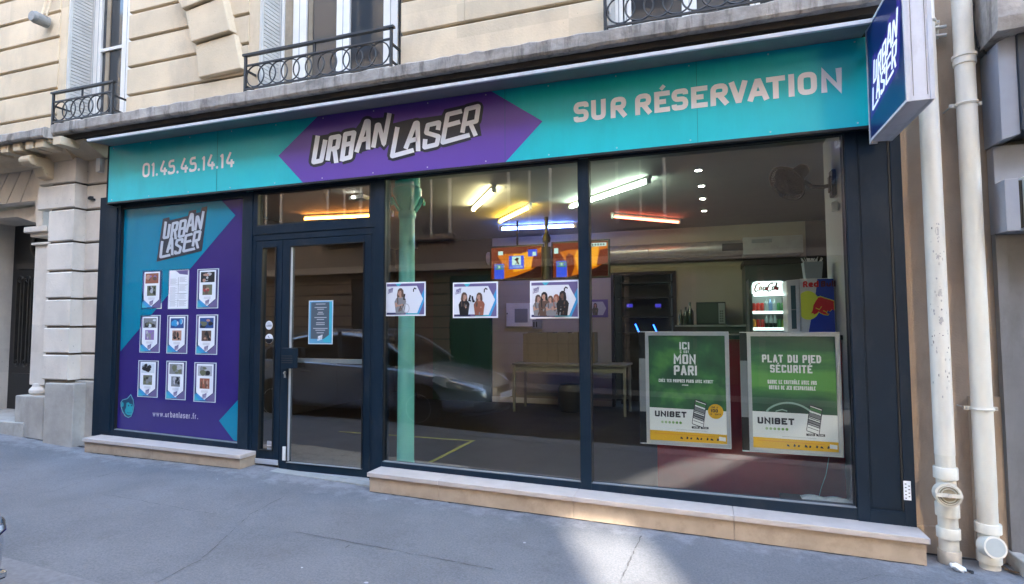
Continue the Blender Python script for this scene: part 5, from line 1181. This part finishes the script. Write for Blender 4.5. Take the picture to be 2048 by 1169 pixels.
LIN = emis('fridge_inner_tube', (.8, 1, .95), 1.8); o = MB(); o.tube((xa+.02, Y+.03, zp-.012), (xb-.02, Y+.03, zp-.012), .006, LIN, 8); o.build('inner_light', cf)
# energy drink fridge, its side to the street
XF0, XF1 = .705, 1.09; ZF0, ZF1 = 1.401, 1.90; YF0 = .92
ef = thing('drinks_fridge', 'silver and blue countertop fridge with a red bull on a yellow disc on its side', 'fridge', ((XF0+XF1)/2, 1.1, ZF0))
SV = mat('fridge_silver', (.75, .76, .80), .4, var=.05, scale=5); BL_ = mat('fridge_blue', (.012, .05, .45), .35); FRD = mat('fridge_red', (.80, .02, .025), .35); FYE = mat('fridge_yellow', (.90, .92, .08), .4)
xs_ = XF0+.11
o = MB(); o.box(xs_, XF1, YF0, YF0+.28, ZF0, ZF1, SV); o.build('body', ef, bevel=.006)
o = MB(); o.prism([(XF0, ZF0+.004), (xs_-.004, ZF0+.002), (xs_-.004, ZF1-.004), (XF0, ZF1-.012)], YF0-.004, YF0+.27, SV); dr_ = o.build('door', ef, bevel=.006)
o = MB(); o.box(XF0+.035, xs_-.035, YF0-.006, YF0-.0045, ZF0+.05, ZF1-.06, mat('fridge_door_glass', (.07, .13, .15), .1)); o.box(XF0+.035, xs_-.035, YF0-.008, YF0-.0065, ZF0+.22, ZF0+.225, STEEL); o.build('door_glass', dr_)
o = MB(); W_ = XF1-xs_; H_ = ZF1-ZF0; y = YF0-.0065
S = lambda u, v, k=1: (xs_+.004+(W_-.008)*u, YF0-.0007*k, ZF0+.006+(H_-.012)*v)
o.face([S(*p) for p in ((.52, 1), (1, 1), (1, 0), (.20, 0), (.46, .75))], BL_)
cir = [(.22+.36*math.cos(t), .52+.265*math.sin(t)) for t in [k*math.pi/18 for k in range(36)]]
o.face([S(max(a, 0), c, 2) for a, c in cir], FYE)
bull = [(.28, .36), (.33, .42), (.36, .52), (.43, .60), (.52, .68), (.60, .69), (.72, .66), (.88, .63), (1, .60), (1, .42), (.93, .44), (.86, .40), (.80, .42), (.76, .37), (.84, .36), (.80, .33), (.68, .34), (.58, .37), (.52, .40), (.46, .36), (.38, .34), (.34, .37)]
o.face([S(*p, 3) for p in bull], FYE)
cxb = sum(p[0] for p in bull)/len(bull); czb = sum(p[1] for p in bull)/len(bull)
o.face([S(min(1, p[0]+(cxb-p[0])*.05), p[1]+(czb-p[1])*.09, 4) for p in bull], FRD)
o.stroke([(.44, .47), (.55, .44), (.62, .50)], .012, lambda u, v: Vector(S(u, v, 5)), FYE); o.stroke([(.66, .42), (.74, .40), (.78, .36)], .012, lambda u, v: Vector(S(u, v, 5)), FYE)
sc_ = lambda u, v: Vector((S(0, 0)[0]+u, YF0-.003, ZF0+v)); text(o, 'Red', .022, H_*.845, .055, sc_, FRD, cw=.75, sw=.26, gap=.10, k=.45, width=.125); text(o, 'Bull', .165, H_*.845, .055, lambda u, v: Vector((S(0, 0)[0]+u, YF0-.0032, ZF0+v)), mat('fridge_dull_red', (.12, .008, .05), .4), cw=.75, sw=.26, gap=.1, k=.45, width=.115)
o.build('side_graphic', ef, recalc=False)
o = MB(); TN = mat('grey_bucket', (.36, .42, .45), .45); c = A(1624, 540, 1.05); zt = ZF1+.001
o.ring([(c.x-.065, .98, zt), (c.x+.065, .98, zt), (c.x+.065, 1.1, zt), (c.x-.065, 1.1, zt)], [(c.x-.078, .965, zt+.155), (c.x+.078, .965, zt+.155), (c.x+.078, 1.115, zt+.155), (c.x-.078, 1.115, zt+.155)], TN)
bk = thing('straw_bucket', 'grey tapered bucket full of white straws on top of the blue and silver fridge', 'bucket', (c.x, 1.04, zt)); o.build('bucket', bk, bevel=.003)
o = MB()
for i in range(38):
    a, b_ = random.uniform(-.065, .065), random.uniform(.985, 1.095); dx, dy = random.uniform(-.05, .05), random.uniform(-.03, .03)
    o.tube((c.x+a, b_, zt+.13), (c.x+a+dx, b_+dy, zt+.17+random.uniform(0, .03)), .0035, WHITE, 5)
tag(o.build('straws', bk), kind='stuff')
# wall fan
fn_ = thing('wall_fan', 'black wall fan high on the white side wall', 'fan', (XR, .85, 2.55)); BLK = mat('fan_black', (.012, .013, .012), .45)
o = MB(); o.box(XR-.035, XR-.001, .74, .86, 2.60, 2.83, BLK); o.box(XR-.05, XR-.035, .76, .84, 2.64, 2.78, BLK); o.build('wall_bracket', fn_, bevel=.008)
hc = Vector((.80, .95, 2.83)); ad = Vector((-.62, -.42, -.58)).normalized()
o = MB(); o.path([(XR-.04, .80, 2.70), (1.0, .84, 2.70), (.93, .88, 2.72), (.88, .92, 2.78)], .018, BLK); o.build('arm', fn_, smooth=True)
o = MB(); a0 = hc-ad*.13; a1 = hc+ad*.02; o.tube(a0, a1, .06, BLK, 20, r2=.075); o.tube(a0-ad*.03, a0, .04, BLK, 20, r2=.06); o.build('motor', fn_, smooth=True)
gc = hc+ad*.10; s_ = ad.orthogonal().normalized(); t2 = ad.cross(s_)
o = MB()
def loop(cen, R, r, n=32): 
    rings = []
    for i in range(n):
        t = 2*math.pi*i/n; rd = s_*math.cos(t)+t2*math.sin(t); rings.append([cen+rd*(R+r), cen+rd*R+ad*r, cen+rd*(R-r), cen+rd*R-ad*r])
    o.skin(rings, BLK, closed=True)
loop(gc, .17, .011); loop(gc+ad*.035, .12, .003); loop(gc+ad*.045, .05, .004); loop(gc-ad*.045, .10, .003)
for i in range(36):
    t = 2*math.pi*i/36; rd = s_*math.cos(t)+t2*math.sin(t); o.path([gc+ad*.046+rd*.03, gc+ad*.038+rd*.11, gc+rd*.17, gc-ad*.045+rd*.1, gc-ad*.05+rd*.04], .0032, BLK, n=4)
o.build('cage', fn_)
o = MB()
for k in range(3):
    t0 = k*2.094; pts = []; 
    for a, rr in ((-.5, .03), (-.55, .13), (-.1, .15), (.35, .13), (.4, .03)): rd = s_*math.cos(t0+a)+t2*math.sin(t0+a); pts.append(gc+rd*rr+ad*(.02*a))
    o.ring(pts, [p+ad*.003 for p in pts], mat('fan_blade', (.008, .008, .008), .3))
o.tube(gc-ad*.03, gc+ad*.02, .028, BLK, 16); o.tube(gc-ad*.045, gc-ad*.038, .15, BLK, 28); o.build('blades', fn_)
o = MB(); c = AX(1674, 413, XR-.02); o.lathe([(0, 0), (.03, 0), (.034, .06), (.02, .08), (0, .08)], (XR-.035, c.y, c.z-.04), WPAINT, n=16); o.box(XR-.03, XR-.001, c.y-.015, c.y+.015, c.z-.02, c.z+.02, WPAINT)
tag(o.build('sensor', smooth=True), 'small white sensor on the side wall under the fan', 'sensor')
# dark block added in place of the dark recess, right rear
o = MB(); o.box(.62, 1.55, 4.9, 5.65, 0, 2.42, CFG); o.box(.60, 1.57, 4.87, 5.66, 2.42, 2.50, IWD); tag(o.build('recess_block', bevel=.004), 'tall dark grey block added for the dark recess behind the lit fridge', 'cupboard')
# power cable
o = MB(); o.path([A(1658, 915, .09), A(1652, 950, .10), A(1643, 975, .12), A(1637, 998, .14), A(1632, 1003, .14)], .0022, GASK, 6); tag(o.build('power_cable'), 'thin white cable dropping below the right green poster', 'cable')
o = MB(); o.path([A(1697, 780, .04), A(1701, 860, .04), A(1702, 940, .05), A(1700, 1003, .06)], .0035, GASK, 6); tag(o.build('side_cable'), 'thin grey cable along the right edge of the right pane', 'cable')
o = MB(); c = A(1650, 1003, .13); rings = []
for i in range(12):
    t = i/11; x = c.x-.16+.34*t; h_ = .012+.02*abs(math.sin(t*7))*(1-t*.3); rings.append([(x, .09, .181), (x, .11, .181+h_), (x, .16, .181+h_*.8), (x, .20, .181)])
o.skin(rings, mat('clear_plastic_wrap', (.38, .42, .45), .3, bump=.6, bscale=30)); o.box(c.x-.3, c.x+.25, .055, .22, .1, .18, FRAME2); tag(o.build('plastic_wrap'), 'crumpled clear plastic lying on the inner ledge at the bottom right', 'plastic wrap')

# ---- the two framed betting posters hanging inside the right pane
def mottled(nm, c0, c1, c2, sc__, band=None):
    m = bpy.data.materials.new(nm); m.use_nodes = True; N = m.node_tree.nodes; L = m.node_tree.links; b = N['Principled BSDF']; b.inputs['Roughness'].default_value = .45
    geo = N.new('ShaderNodeNewGeometry'); n = N.new('ShaderNodeTexNoise'); n.inputs['Scale'].default_value = sc__; n.inputs['Detail'].default_value = 4
    mp = N.new('ShaderNodeMapping'); mp.inputs['Scale'].default_value = (1, 1, 1) if not band else (.5, 1, 2.2); L.new(geo.outputs['Position'], mp.inputs[0]); L.new(mp.outputs[0], n.inputs['Vector'])
    r = N.new('ShaderNodeValToRGB'); e = r.color_ramp.elements; e[0].position = .30; e[0].color = (*c0, 1); e[1].position = .72; e[1].color = (*c2, 1); x = e.new(.5); x.color = (*c1, 1)
    if band:      # the printed glow across the middle of the artwork
        sp = N.new('ShaderNodeSeparateXYZ'); L.new(geo.outputs['Position'], sp.inputs[0])
        s1 = N.new('ShaderNodeMath'); s1.operation = 'SUBTRACT'; L.new(sp.outputs[2], s1.inputs[0]); s1.inputs[1].default_value = band
        s2 = N.new('ShaderNodeMath'); s2.operation = 'ABSOLUTE'; L.new(s1.outputs[0], s2.inputs[0])
        mr = N.new('ShaderNodeMapRange'); mr.inputs[1].default_value = 0; mr.inputs[2].default_value = .30; mr.inputs[3].default_value = .34; mr.inputs[4].default_value = -.12; L.new(s2.outputs[0], mr.inputs[0])
        ad_ = N.new('ShaderNodeMath'); ad_.operation = 'ADD'; L.new(n.outputs[0], ad_.inputs[0]); L.new(mr.outputs[0], ad_.inputs[1]); L.new(ad_.outputs[0], r.inputs[0])
    else: L.new(n.outputs[0], r.inputs[0])
    L.new(r.outputs[0], b.inputs['Base Color']); return m
def betposter(px0, py0, px1, py1, lb, which):
    Y = .10; x0, z1 = XZ(px0, py0, Y); x1, z0 = XZ(px1, py1, Y); z1 = A((px0+px1)/2, (py0+py1)/2, Y).z if False else z1
    t = thing('framed_poster', lb, 'framed poster', ((x0+x1)/2, Y+.03, z0), 'two framed betting posters hung inside the right pane')
    fx = x0+.052; fw_ = .027
    o = MB()
    for a, c, d, e in ((fx, x1, z0, z0+fw_), (fx, x1, z1-fw_, z1), (fx, fx+fw_, z0+fw_, z1-fw_), (x1-fw_, x1, z0+fw_, z1-fw_)): o.box(a, c, Y, Y+.03, d, e, ALU)
    for a, c, d, e in ((fx-.052, x1+.003, z0-.006, z0), (fx-.052, x1+.003, z1, z1+.006), (x1, x1+.004, z0, z1)): o.box(a, c, Y-.006, Y+.034, d, e, ALUP)
    o.build('frame', t, bevel=.002)
    o = MB(); o.box(x0, fx, Y+.01, Y+.03, z0, z0+.28*(z1-z0), FRAME2); o.box(x0, fx, Y+.01, Y+.03, z0+.28*(z1-z0), z0+.76*(z1-z0), GASK); o.box(x0, fx, Y+.01, Y+.03, z0+.76*(z1-z0), z1, FRAME2); o.build('side_strip', t)
    X0_, X1_, Z0_, Z1_ = fx+fw_, x1-fw_, z0+fw_, z1-fw_; W_, H_ = X1_-X0_, Z1_-Z0_
    GRN = mottled('poster_green_smoke', (.015, .065, .042), (.03, .14, .06), (.14, .42, .09), 3.6) if which == 0 else mottled('poster_green_glow', (.012, .05, .04), (.03, .14, .07), (.12, .40, .09), 2.4, band=Z0_+H_*.62)
    o = MB(); o.box(X0_, X1_, Y+.012, Y+.02, Z0_, Z1_, GRN); sh = o.build('sheet', t)
    o = MB(); y = Y+.012
    P = lambda l, m, k=1: o.face([(X0_+u*W_, y-.0007*k, Z0_+v*H_) for u, v in l], m)
    sv_ = H_  # helper plane mapping
    fn2 = lambda k: (lambda u, v: Vector((X0_+u, y-.0007*k, Z0_+v)))
    PW_ = mat('poster_print_white', (.88, .90, .92), .45); PY_ = mat('poster_print_yellow', (.82, .46, .02), .45); INK = mat('poster_ink', (.03, .035, .05), .4)
    vt = .31 if which == 0 else .325
    P([(0, .075), (1, .075), (1, vt-.01), (0, vt)], PW_); P([(0, 0), (1, 0), (1, .085), (0, .095)], PY_, 2)
    def T(s, cu, v, h, wfrac, m, k=4, cw=.6, sw=.2, kk=.14): text(o, s, (cu-wfrac/2)*W_, v*H_, h*H_, fn2(k), m, cw=cw, sw=sw, gap=.13, k=kk, width=wfrac*W_)
    if which == 0:
        T('ICI', .48, .868, .070, .13, PW_); T("C'EST", .48, .834, .024, .12, PW_); T('MON', .48, .730, .092, .29, PW_, sw=.2, cw=.72); T('PARI', .485, .625, .092, .30, PW_, sw=.2, cw=.7)
        T('CRÉE TES PROPRES PARIS AVEC MYBET*', .49, .555, .030, .72, PW_, sw=.22); T('MYCOMBI', .48, .525, .012, .08, PW_)
        T('UNIBET', .28, .225, .055, .42, INK, sw=.27, kk=.2, cw=.75)
        c = (.865, .295); R2 = .098*W_
        o.face([(X0_+c[0]*W_+R2*math.cos(t), y-.0028, Z0_+c[1]*H_+R2*math.sin(t)) for t in [k*math.pi/16 for k in range(32)]], PY_)
        T('JUSQU À', .865, .325, .016, .12, INK, k=6); T('100€', .865, .287, .030, .13, INK, k=6, sw=.24); T('OFFERTS', .865, .262, .014, .13, INK, k=6)
        cx = .655
    else:
        T('PLAT DU PIED', .485, .765, .070, .70, PW_, sw=.2); T('SÉCURITÉ', .48, .675, .070, .50, PW_, sw=.2)
        T('GARDE LE CONTRÔLE AVEC NOS', .485, .575, .035, .58, PW_, sw=.22); T('OUTILS DE JEU RESPONSABLE', .485, .525, .035, .55, PW_, sw=.22)
        T('UNIBET', .28, .215, .058, .44, INK, sw=.27, kk=.2, cw=.75)
        rim = mat('poster_wheel', (.30, .48, .42), .45); pts = [(.17+.55*t, .325+.085*math.sin(math.pi*min(1, t*1.02))**.7) for t in [i/16 for i in range(17)]]
        o.stroke([(a*W_, b2*H_) for a, b2 in pts], .016*H_, fn2(3), rim); o.stroke([(.28*W_, .33*H_), (.36*W_, .348*H_), (.42*W_, .335*H_)], .010*H_, fn2(3), rim)
        cx = .735
    T('GRATUIT SUR', cx-.04, .135, .010, .0001, INK) if False else None
    for q in range(2): P([(cx-.10+q*.115, .128), (cx+.0+q*.115, .128), (cx+.0+q*.115, .148), (cx-.10+q*.115, .148)], INK, 3); T('STORE', cx-.045+q*.115, .133, .010, .06, PW_, k=5)
    for q in range(6): o.face([(X0_+(.17+q*.048)*W_+.018*W_*math.cos(t), y-.0024, Z0_+.175*H_+.018*W_*math.sin(t)) for t in [k*.6283 for k in range(10)]], mat('poster_dot%d' % q, (.45-.06*q, .62-.05*q, .38-.06*q), .45))
    # phone, tilted
    ph = lambda u, v: (cx+(u-.5)*.15+(v-.5)*.05, .27+(v-.5)*.235-(u-.5)*.035)
    def PH(l, m, k): P([ph(a, c) for a, c in l], m, k)
    PH([(0, .03), (.05, 0), (.95, 0), (1, .03), (1, .97), (.95, 1), (.05, 1), (0, .97)], INK, 3); PH([(.05, .03), (.95, .03), (.95, .25), (.05, .25)], PW_, 4)
    for v0, v1, m_ in ((.28, .32, PC['lgrey']), (.36, .42, PC['grey']), (.46, .50, PW_), (.53, .55, PW_), (.58, .70, PC['grey']), (.72, .78, PW_), (.80, .90, PC['green']), (.92, .95, PW_)): PH([(.07, v0), (.93, v0), (.93, v1), (.07, v1)], m_, 4)
    PH([(.1, .15), (.9, .15), (.9, .17), (.1, .17)], INK, 5)
    for q in range(8):
        u = .40+q*.065+.015*(q % 2); P([(u, .028), (u+.02+.02*(q % 3 == 0), .024), (u+.03, .04), (u+.01, .052 if q % 2 else .045)], INK, 4)
    P([(.90, .03), (.985, .025), (.985, .06), (.90, .065)], PW_, 5); P([(.35, .11), (.75, .106), (.75, .109), (.35, .113)], PC['lgrey'], 4)
    P([(.05, .065), (.85, .058), (.85, .062), (.05, .069)], PC['orange'], 4)
    o.build('print', sh, recalc=False)
betposter(1277, 665, 1462, 897, 'framed green poster reading ICI C\'EST MON PARI with a yellow round badge', 0)
betposter(1479, 666, 1687, 914, 'framed green poster reading PLAT DU PIED SÉCURITÉ with a steering wheel', 1)

# ================================================================ THE PARKED CAR (its front corner at the left edge, the rest mirrored in the glass)
CX, CYc, CL, HWc = -5.27, -3.60, 4.25, .885
car = thing('parked_car', 'dark grey hatchback parked at the kerb, mirrored in the shop door and glass', 'car', (CX, CYc, gz(CX)-.13))
CP = mat('car_grey_paint', (.38, .42, .50), .2, metal=.6, coat=1.0); CG = mat('car_window', (.006, .007, .009), .03, spec=.7); CBK = mat('car_black_trim', (.012, .012, .013), .5); CHR = mat('car_chrome', (.6, .62, .65), .12, metal=1); TY = mat('tyre_rubber', (.018, .018, .018), .8, bump=.2)
G0 = gz(CX)-.13
def cw(x, y, z): return Vector((CX-CL/2+x, CYc+y, G0+z))
# stations along the body: x from the tail, half width, sill height, waist height, deck height
ST = [(.02, .58, .42, .78, .82), (.08, .72, .30, .90, .95), (.25, .80, .24, .97, 1.02), (.8, .87, .20, .99, 1.03), (1.6, .885, .18, .95, .98), (2.4, .885, .18, .92, .95), (3.05, .875, .18, .88, .95), (3.4, .865, .20, .84, .92), (3.75, .84, .20, .78, .86), (3.98, .825, .19, .72, .79), (4.12, .78, .20, .68, .75), (4.26, .69, .21, .63, .69), (4.38, .54, .23, .57, .63), (4.44, .34, .26, .52, .57)]
def body_ring(s_):
    x, hw, zs, zw, zd = s_; a = []
    for y, z in ((0, zs), (.70*hw, zs), (.95*hw, zs+.06), (hw, zs+.20), (hw*1.0, zw-.12), (.965*hw, zw-.02), (.89*hw, zw+.012), (.60*hw, zd-.012), (0, zd+.012)): a.append((x, y, z))
    return [cw(*p) for p in a]+[cw(p[0], -p[1], p[2]) for p in a[-2:0:-1]]
o = MB(); o.skin([body_ring(s_) for s_ in ST], CP); bo = o.build('body', car, smooth=True); sub = bo.modifiers.new('s', 'SUBSURF'); sub.levels = sub.render_levels = 2
GH = [(.28, .70, .97, 1.00, .62), (.55, .74, .97, 1.22, .62), (.95, .76, .97, 1.38, .62), (1.5, .78, .95, 1.455, .62), (2.1, .78, .93, 1.455, .62), (2.55, .77, .92, 1.38, .60), (3.0, .76, .90, 1.13, .62), (3.28, .74, .88, .93, .64)]
def gh_ring(s_, k):
    x, hb, zb_, zr2, hr = s_; h = zr2-zb_; side = min(1, h/.45); hr2 = hb+(hr-hb)*side
    a = [(0, zb_-.05), (hb, zb_-.03), (hb+(hr2-hb)*.45, zb_+h*.45), (hr2+.02, zb_+h*.88), (hr2-.06, zr2-.012), (0, zr2+.01)]
    return [cw(x, y, z) for y, z in a]+[cw(x, -y, z) for y, z in a[-2:0:-1]]
rings = [gh_ring(s_, i) for i, s_ in enumerate(GH)]; k_ = len(rings[0]); o = MB(); o.skin(rings, CG)
o.mats.append(CP)
for fi in range(len(o.f)-2):
    j, q = divmod(fi, k_)
    if q in (3, 4, 5, 6) and 1 <= j <= 4: o.m[fi] = 1
gh = o.build('cabin', car, smooth=True); sub = gh.modifiers.new('s', 'SUBSURF'); sub.levels = sub.render_levels = 2
for s_ in (-1, 1):
    o = MB(); o.path([cw(x, s_*(y+.012), z) for x, y, z in ((.42, .69, 1.10), (.75, .675, 1.28), (1.2, .655, 1.41), (1.8, .645, 1.46), (2.3, .645, 1.445), (2.75, .68, 1.27), (3.22, .755, .96))], .017, CP, 8); o.build('roof_rail', car, smooth=True)
    o = MB(); o.path([cw(x, s_*(y+.004), z) for x, y, z in ((.35, .775, .975), (1.0, .835, .975), (1.9, .86, .955), (2.6, .858, .925), (3.2, .835, .90))], .010, CHR, 6); o.build('waist_trim', car, smooth=True)
    o = MB(); o.box(0, 0, 0, 0, 0, 0, CBK) if False else None; o.prismx([(0, 0)], 0, 0, CBK) if False else None
    a, b_ = cw(1.98, s_*.755, .97), cw(1.88, s_*.645, 1.42); o.tube(a, b_, .035, CBK, 8); o.build('door_pillar', car, smooth=True)
    m_ = MB(); c = cw(2.78, s_*.96, .98); m_.lathe([(0, -.1), (.06, -.095), (.085, -.03), (.085, .05), (.06, .085), (0, .09)], (c.x, c.y, c.z), CP, n=18, axis='y'); m_.tube(cw(2.82, s_*.84, .93), (c.x, c.y, c.z-.03), .025, CBK, 8); m_.build('mirror', car, smooth=True)
    for x in (1.35, 2.35): h = MB(); h.box(cw(x, 0, 0).x, cw(x+.2, 0, 0).x, *sorted((cw(0, s_*.895, 0).y, cw(0, s_*.915, 0).y)), cw(0, 0, .80).z, cw(0, 0, .825).z, CHR); h.build('door_handle', car, bevel=.006)
    for x in (1.12, 2.02, 3.02):
        h = MB(); h.path([cw(x, s_*.8885, .30), cw(x+.01, s_*.890, .6), cw(x-.02, s_*.884, .84)], .004, CBK, 4); h.build('door_seam', car)
    # wheels
    for x in (.80, 3.42):
        c = cw(x, s_*.765, .315)
        a_ = MB(); a_.lathe([(.0, -.12), (.355, -.12), (.355, .12), (0, .12)] , (c.x, c.y-(0 if s_ > 0 else 0), c.z+.01), CBK, n=36, axis='y'); a_.build('wheel_arch', car, smooth=True)
        w_ = MB(); w_.lathe([(.20, -.09), (.29, -.10), (.312, -.07), (.315, 0), (.312, .07), (.29, .112), (.21, .115), (.20, .09)], (c.x, c.y, c.z), TY, n=40, axis='y') if s_ > 0 else w_.lathe([(.20, -.09), (.21, -.115), (.29, -.112), (.312, -.07), (.315, 0), (.312, .07), (.29, .10), (.20, .09)], (c.x, c.y, c.z), TY, n=40, axis='y')
        wo = w_.build('wheel', car, smooth=True); r_ = MB(); yo = c.y+s_*.112
        r_.torus((c.x, yo, c.z), .20, .012, STEEL, axis='y', n=36)
        r_.lathe([(0, -.004), (.045, -.004), (.045, .004), (0, .004)], (c.x, yo, c.z), STEEL, n=16, axis='y')
        for k in range(5):
            t = k*1.2566+.3; u_, v_ = math.cos(t), math.sin(t); r_.ring([(c.x+u_*.03-v_*.03, yo, c.z+v_*.03+u_*.03), (c.x+u_*.03+v_*.03, yo, c.z+v_*.03-u_*.03), (c.x+u_*.195+v_*.018, yo, c.z+v_*.195-u_*.018), (c.x+u_*.195-v_*.018, yo, c.z+v_*.195+u_*.018)], [(c.x+u_*.03-v_*.03, yo-s_*.02, c.z+v_*.03+u_*.03), (c.x+u_*.03+v_*.03, yo-s_*.02, c.z+v_*.03-u_*.03), (c.x+u_*.195+v_*.018, yo-s_*.02, c.z+v_*.195-u_*.018), (c.x+u_*.195-v_*.018, yo-s_*.02, c.z+v_*.195+u_*.018)], STEEL)
        r_.build('rim', wo)
    # headlight follows the nose corner
    h = MB(); L_ = [((3.62, .853, .70), (3.66, .836, .80)), ((3.82, .838, .62), (3.82, .795, .765)), ((3.99, .805, .585), (3.97, .745, .735)), ((4.12, .765, .575), (4.09, .70, .715)), ((4.24, .70, .565), (4.20, .62, .69)), ((4.33, .60, .56), (4.29, .52, .655))]
    out = 1.02
    rings = [[cw(a[0]+.0, s_*(a[1]+.002), a[2]), cw(c[0]+.0, s_*(c[1]+.006), c[2]), cw(c[0]-.03, s_*(c[1]-.05), c[2]), cw(a[0]-.03, s_*(a[1]-.05), a[2])] for a, c in L_]
    h.skin(rings, mat('headlight_lens', (.55, .6, .66), .06, spec=.8)); hl = h.build('headlight', car, smooth=True)
    h = MB(); h.path([cw(a[0]+.002, s_*(a[1]+.004), a[2]+.008) for a, c in L_], .006, CHR, 6)
    for q in (1, 2, 3): a, c = L_[q]; p = [(a[i]+c[i])/2 for i in range(3)]; v = cw(p[0]+.012, s_*(p[1]-.045), p[2]); h.lathe([(0, -.02), (.026, -.02), (.03, .01), (0, .01)], (v.x, v.y, v.z), CHR, n=14, axis='x')
    h.build('light_unit', hl, smooth=True)
    h = MB(); h.box(cw(4.18, 0, 0).x, cw(4.285, 0, 0).x, *sorted((cw(0, s_*.62, 0).y, cw(0, s_*.70, 0).y)), cw(0, 0, .36).z, cw(0, 0, .40).z, CHR); h.build('fog_lamp', car, bevel=.01)
for nm, z0, z1, hw, m_, dx in (('grille', .50, .60, .50, CBK, .0), ('lower_intake', .27, .42, .60, CBK, -.005)):
    rings = []
    for i in range(13):
        y = -hw+2*hw*i/12; x = 4.455+dx-.23*(abs(y)/.6)**2.2
        rings.append([cw(x, y, z0), cw(x+.004, y, z1), cw(x-.08, y, z1), cw(x-.08, y, z0)])
    o = MB(); o.skin(rings, m_); o.build(nm, car)
rings = []
for i in range(15):
    y = -.70+1.4*i/14; x = 4.465-.33*(abs(y)/.7)**2.2; rings.append([cw(x, y, .215), cw(x+.004, y, .245), cw(x-.10, y, .245), cw(x-.10, y, .20)])
o = MB(); o.skin(rings, mat('bumper_lip', (.10, .11, .13), .3, metal=.3)); o.build('bumper_lip', car)
o = MB(); o.stroke([(-.06, .52), (0, .56), (.06, .52)], .016, lambda u, v: cw(4.462, -u, v), CHR); o.stroke([(-.06, .555), (0, .595), (.06, .555)], .016, lambda u, v: cw(4.455, -u, v), CHR); o.build('badge', car, recalc=False)
o = MB(); a, b_ = cw(4.46, -.26, .40), cw(4.475, .26, .50); o.box(a.x, b_.x, a.y, b_.y, a.z, b_.z, WHITE); o.build('number_plate', car, bevel=.003)
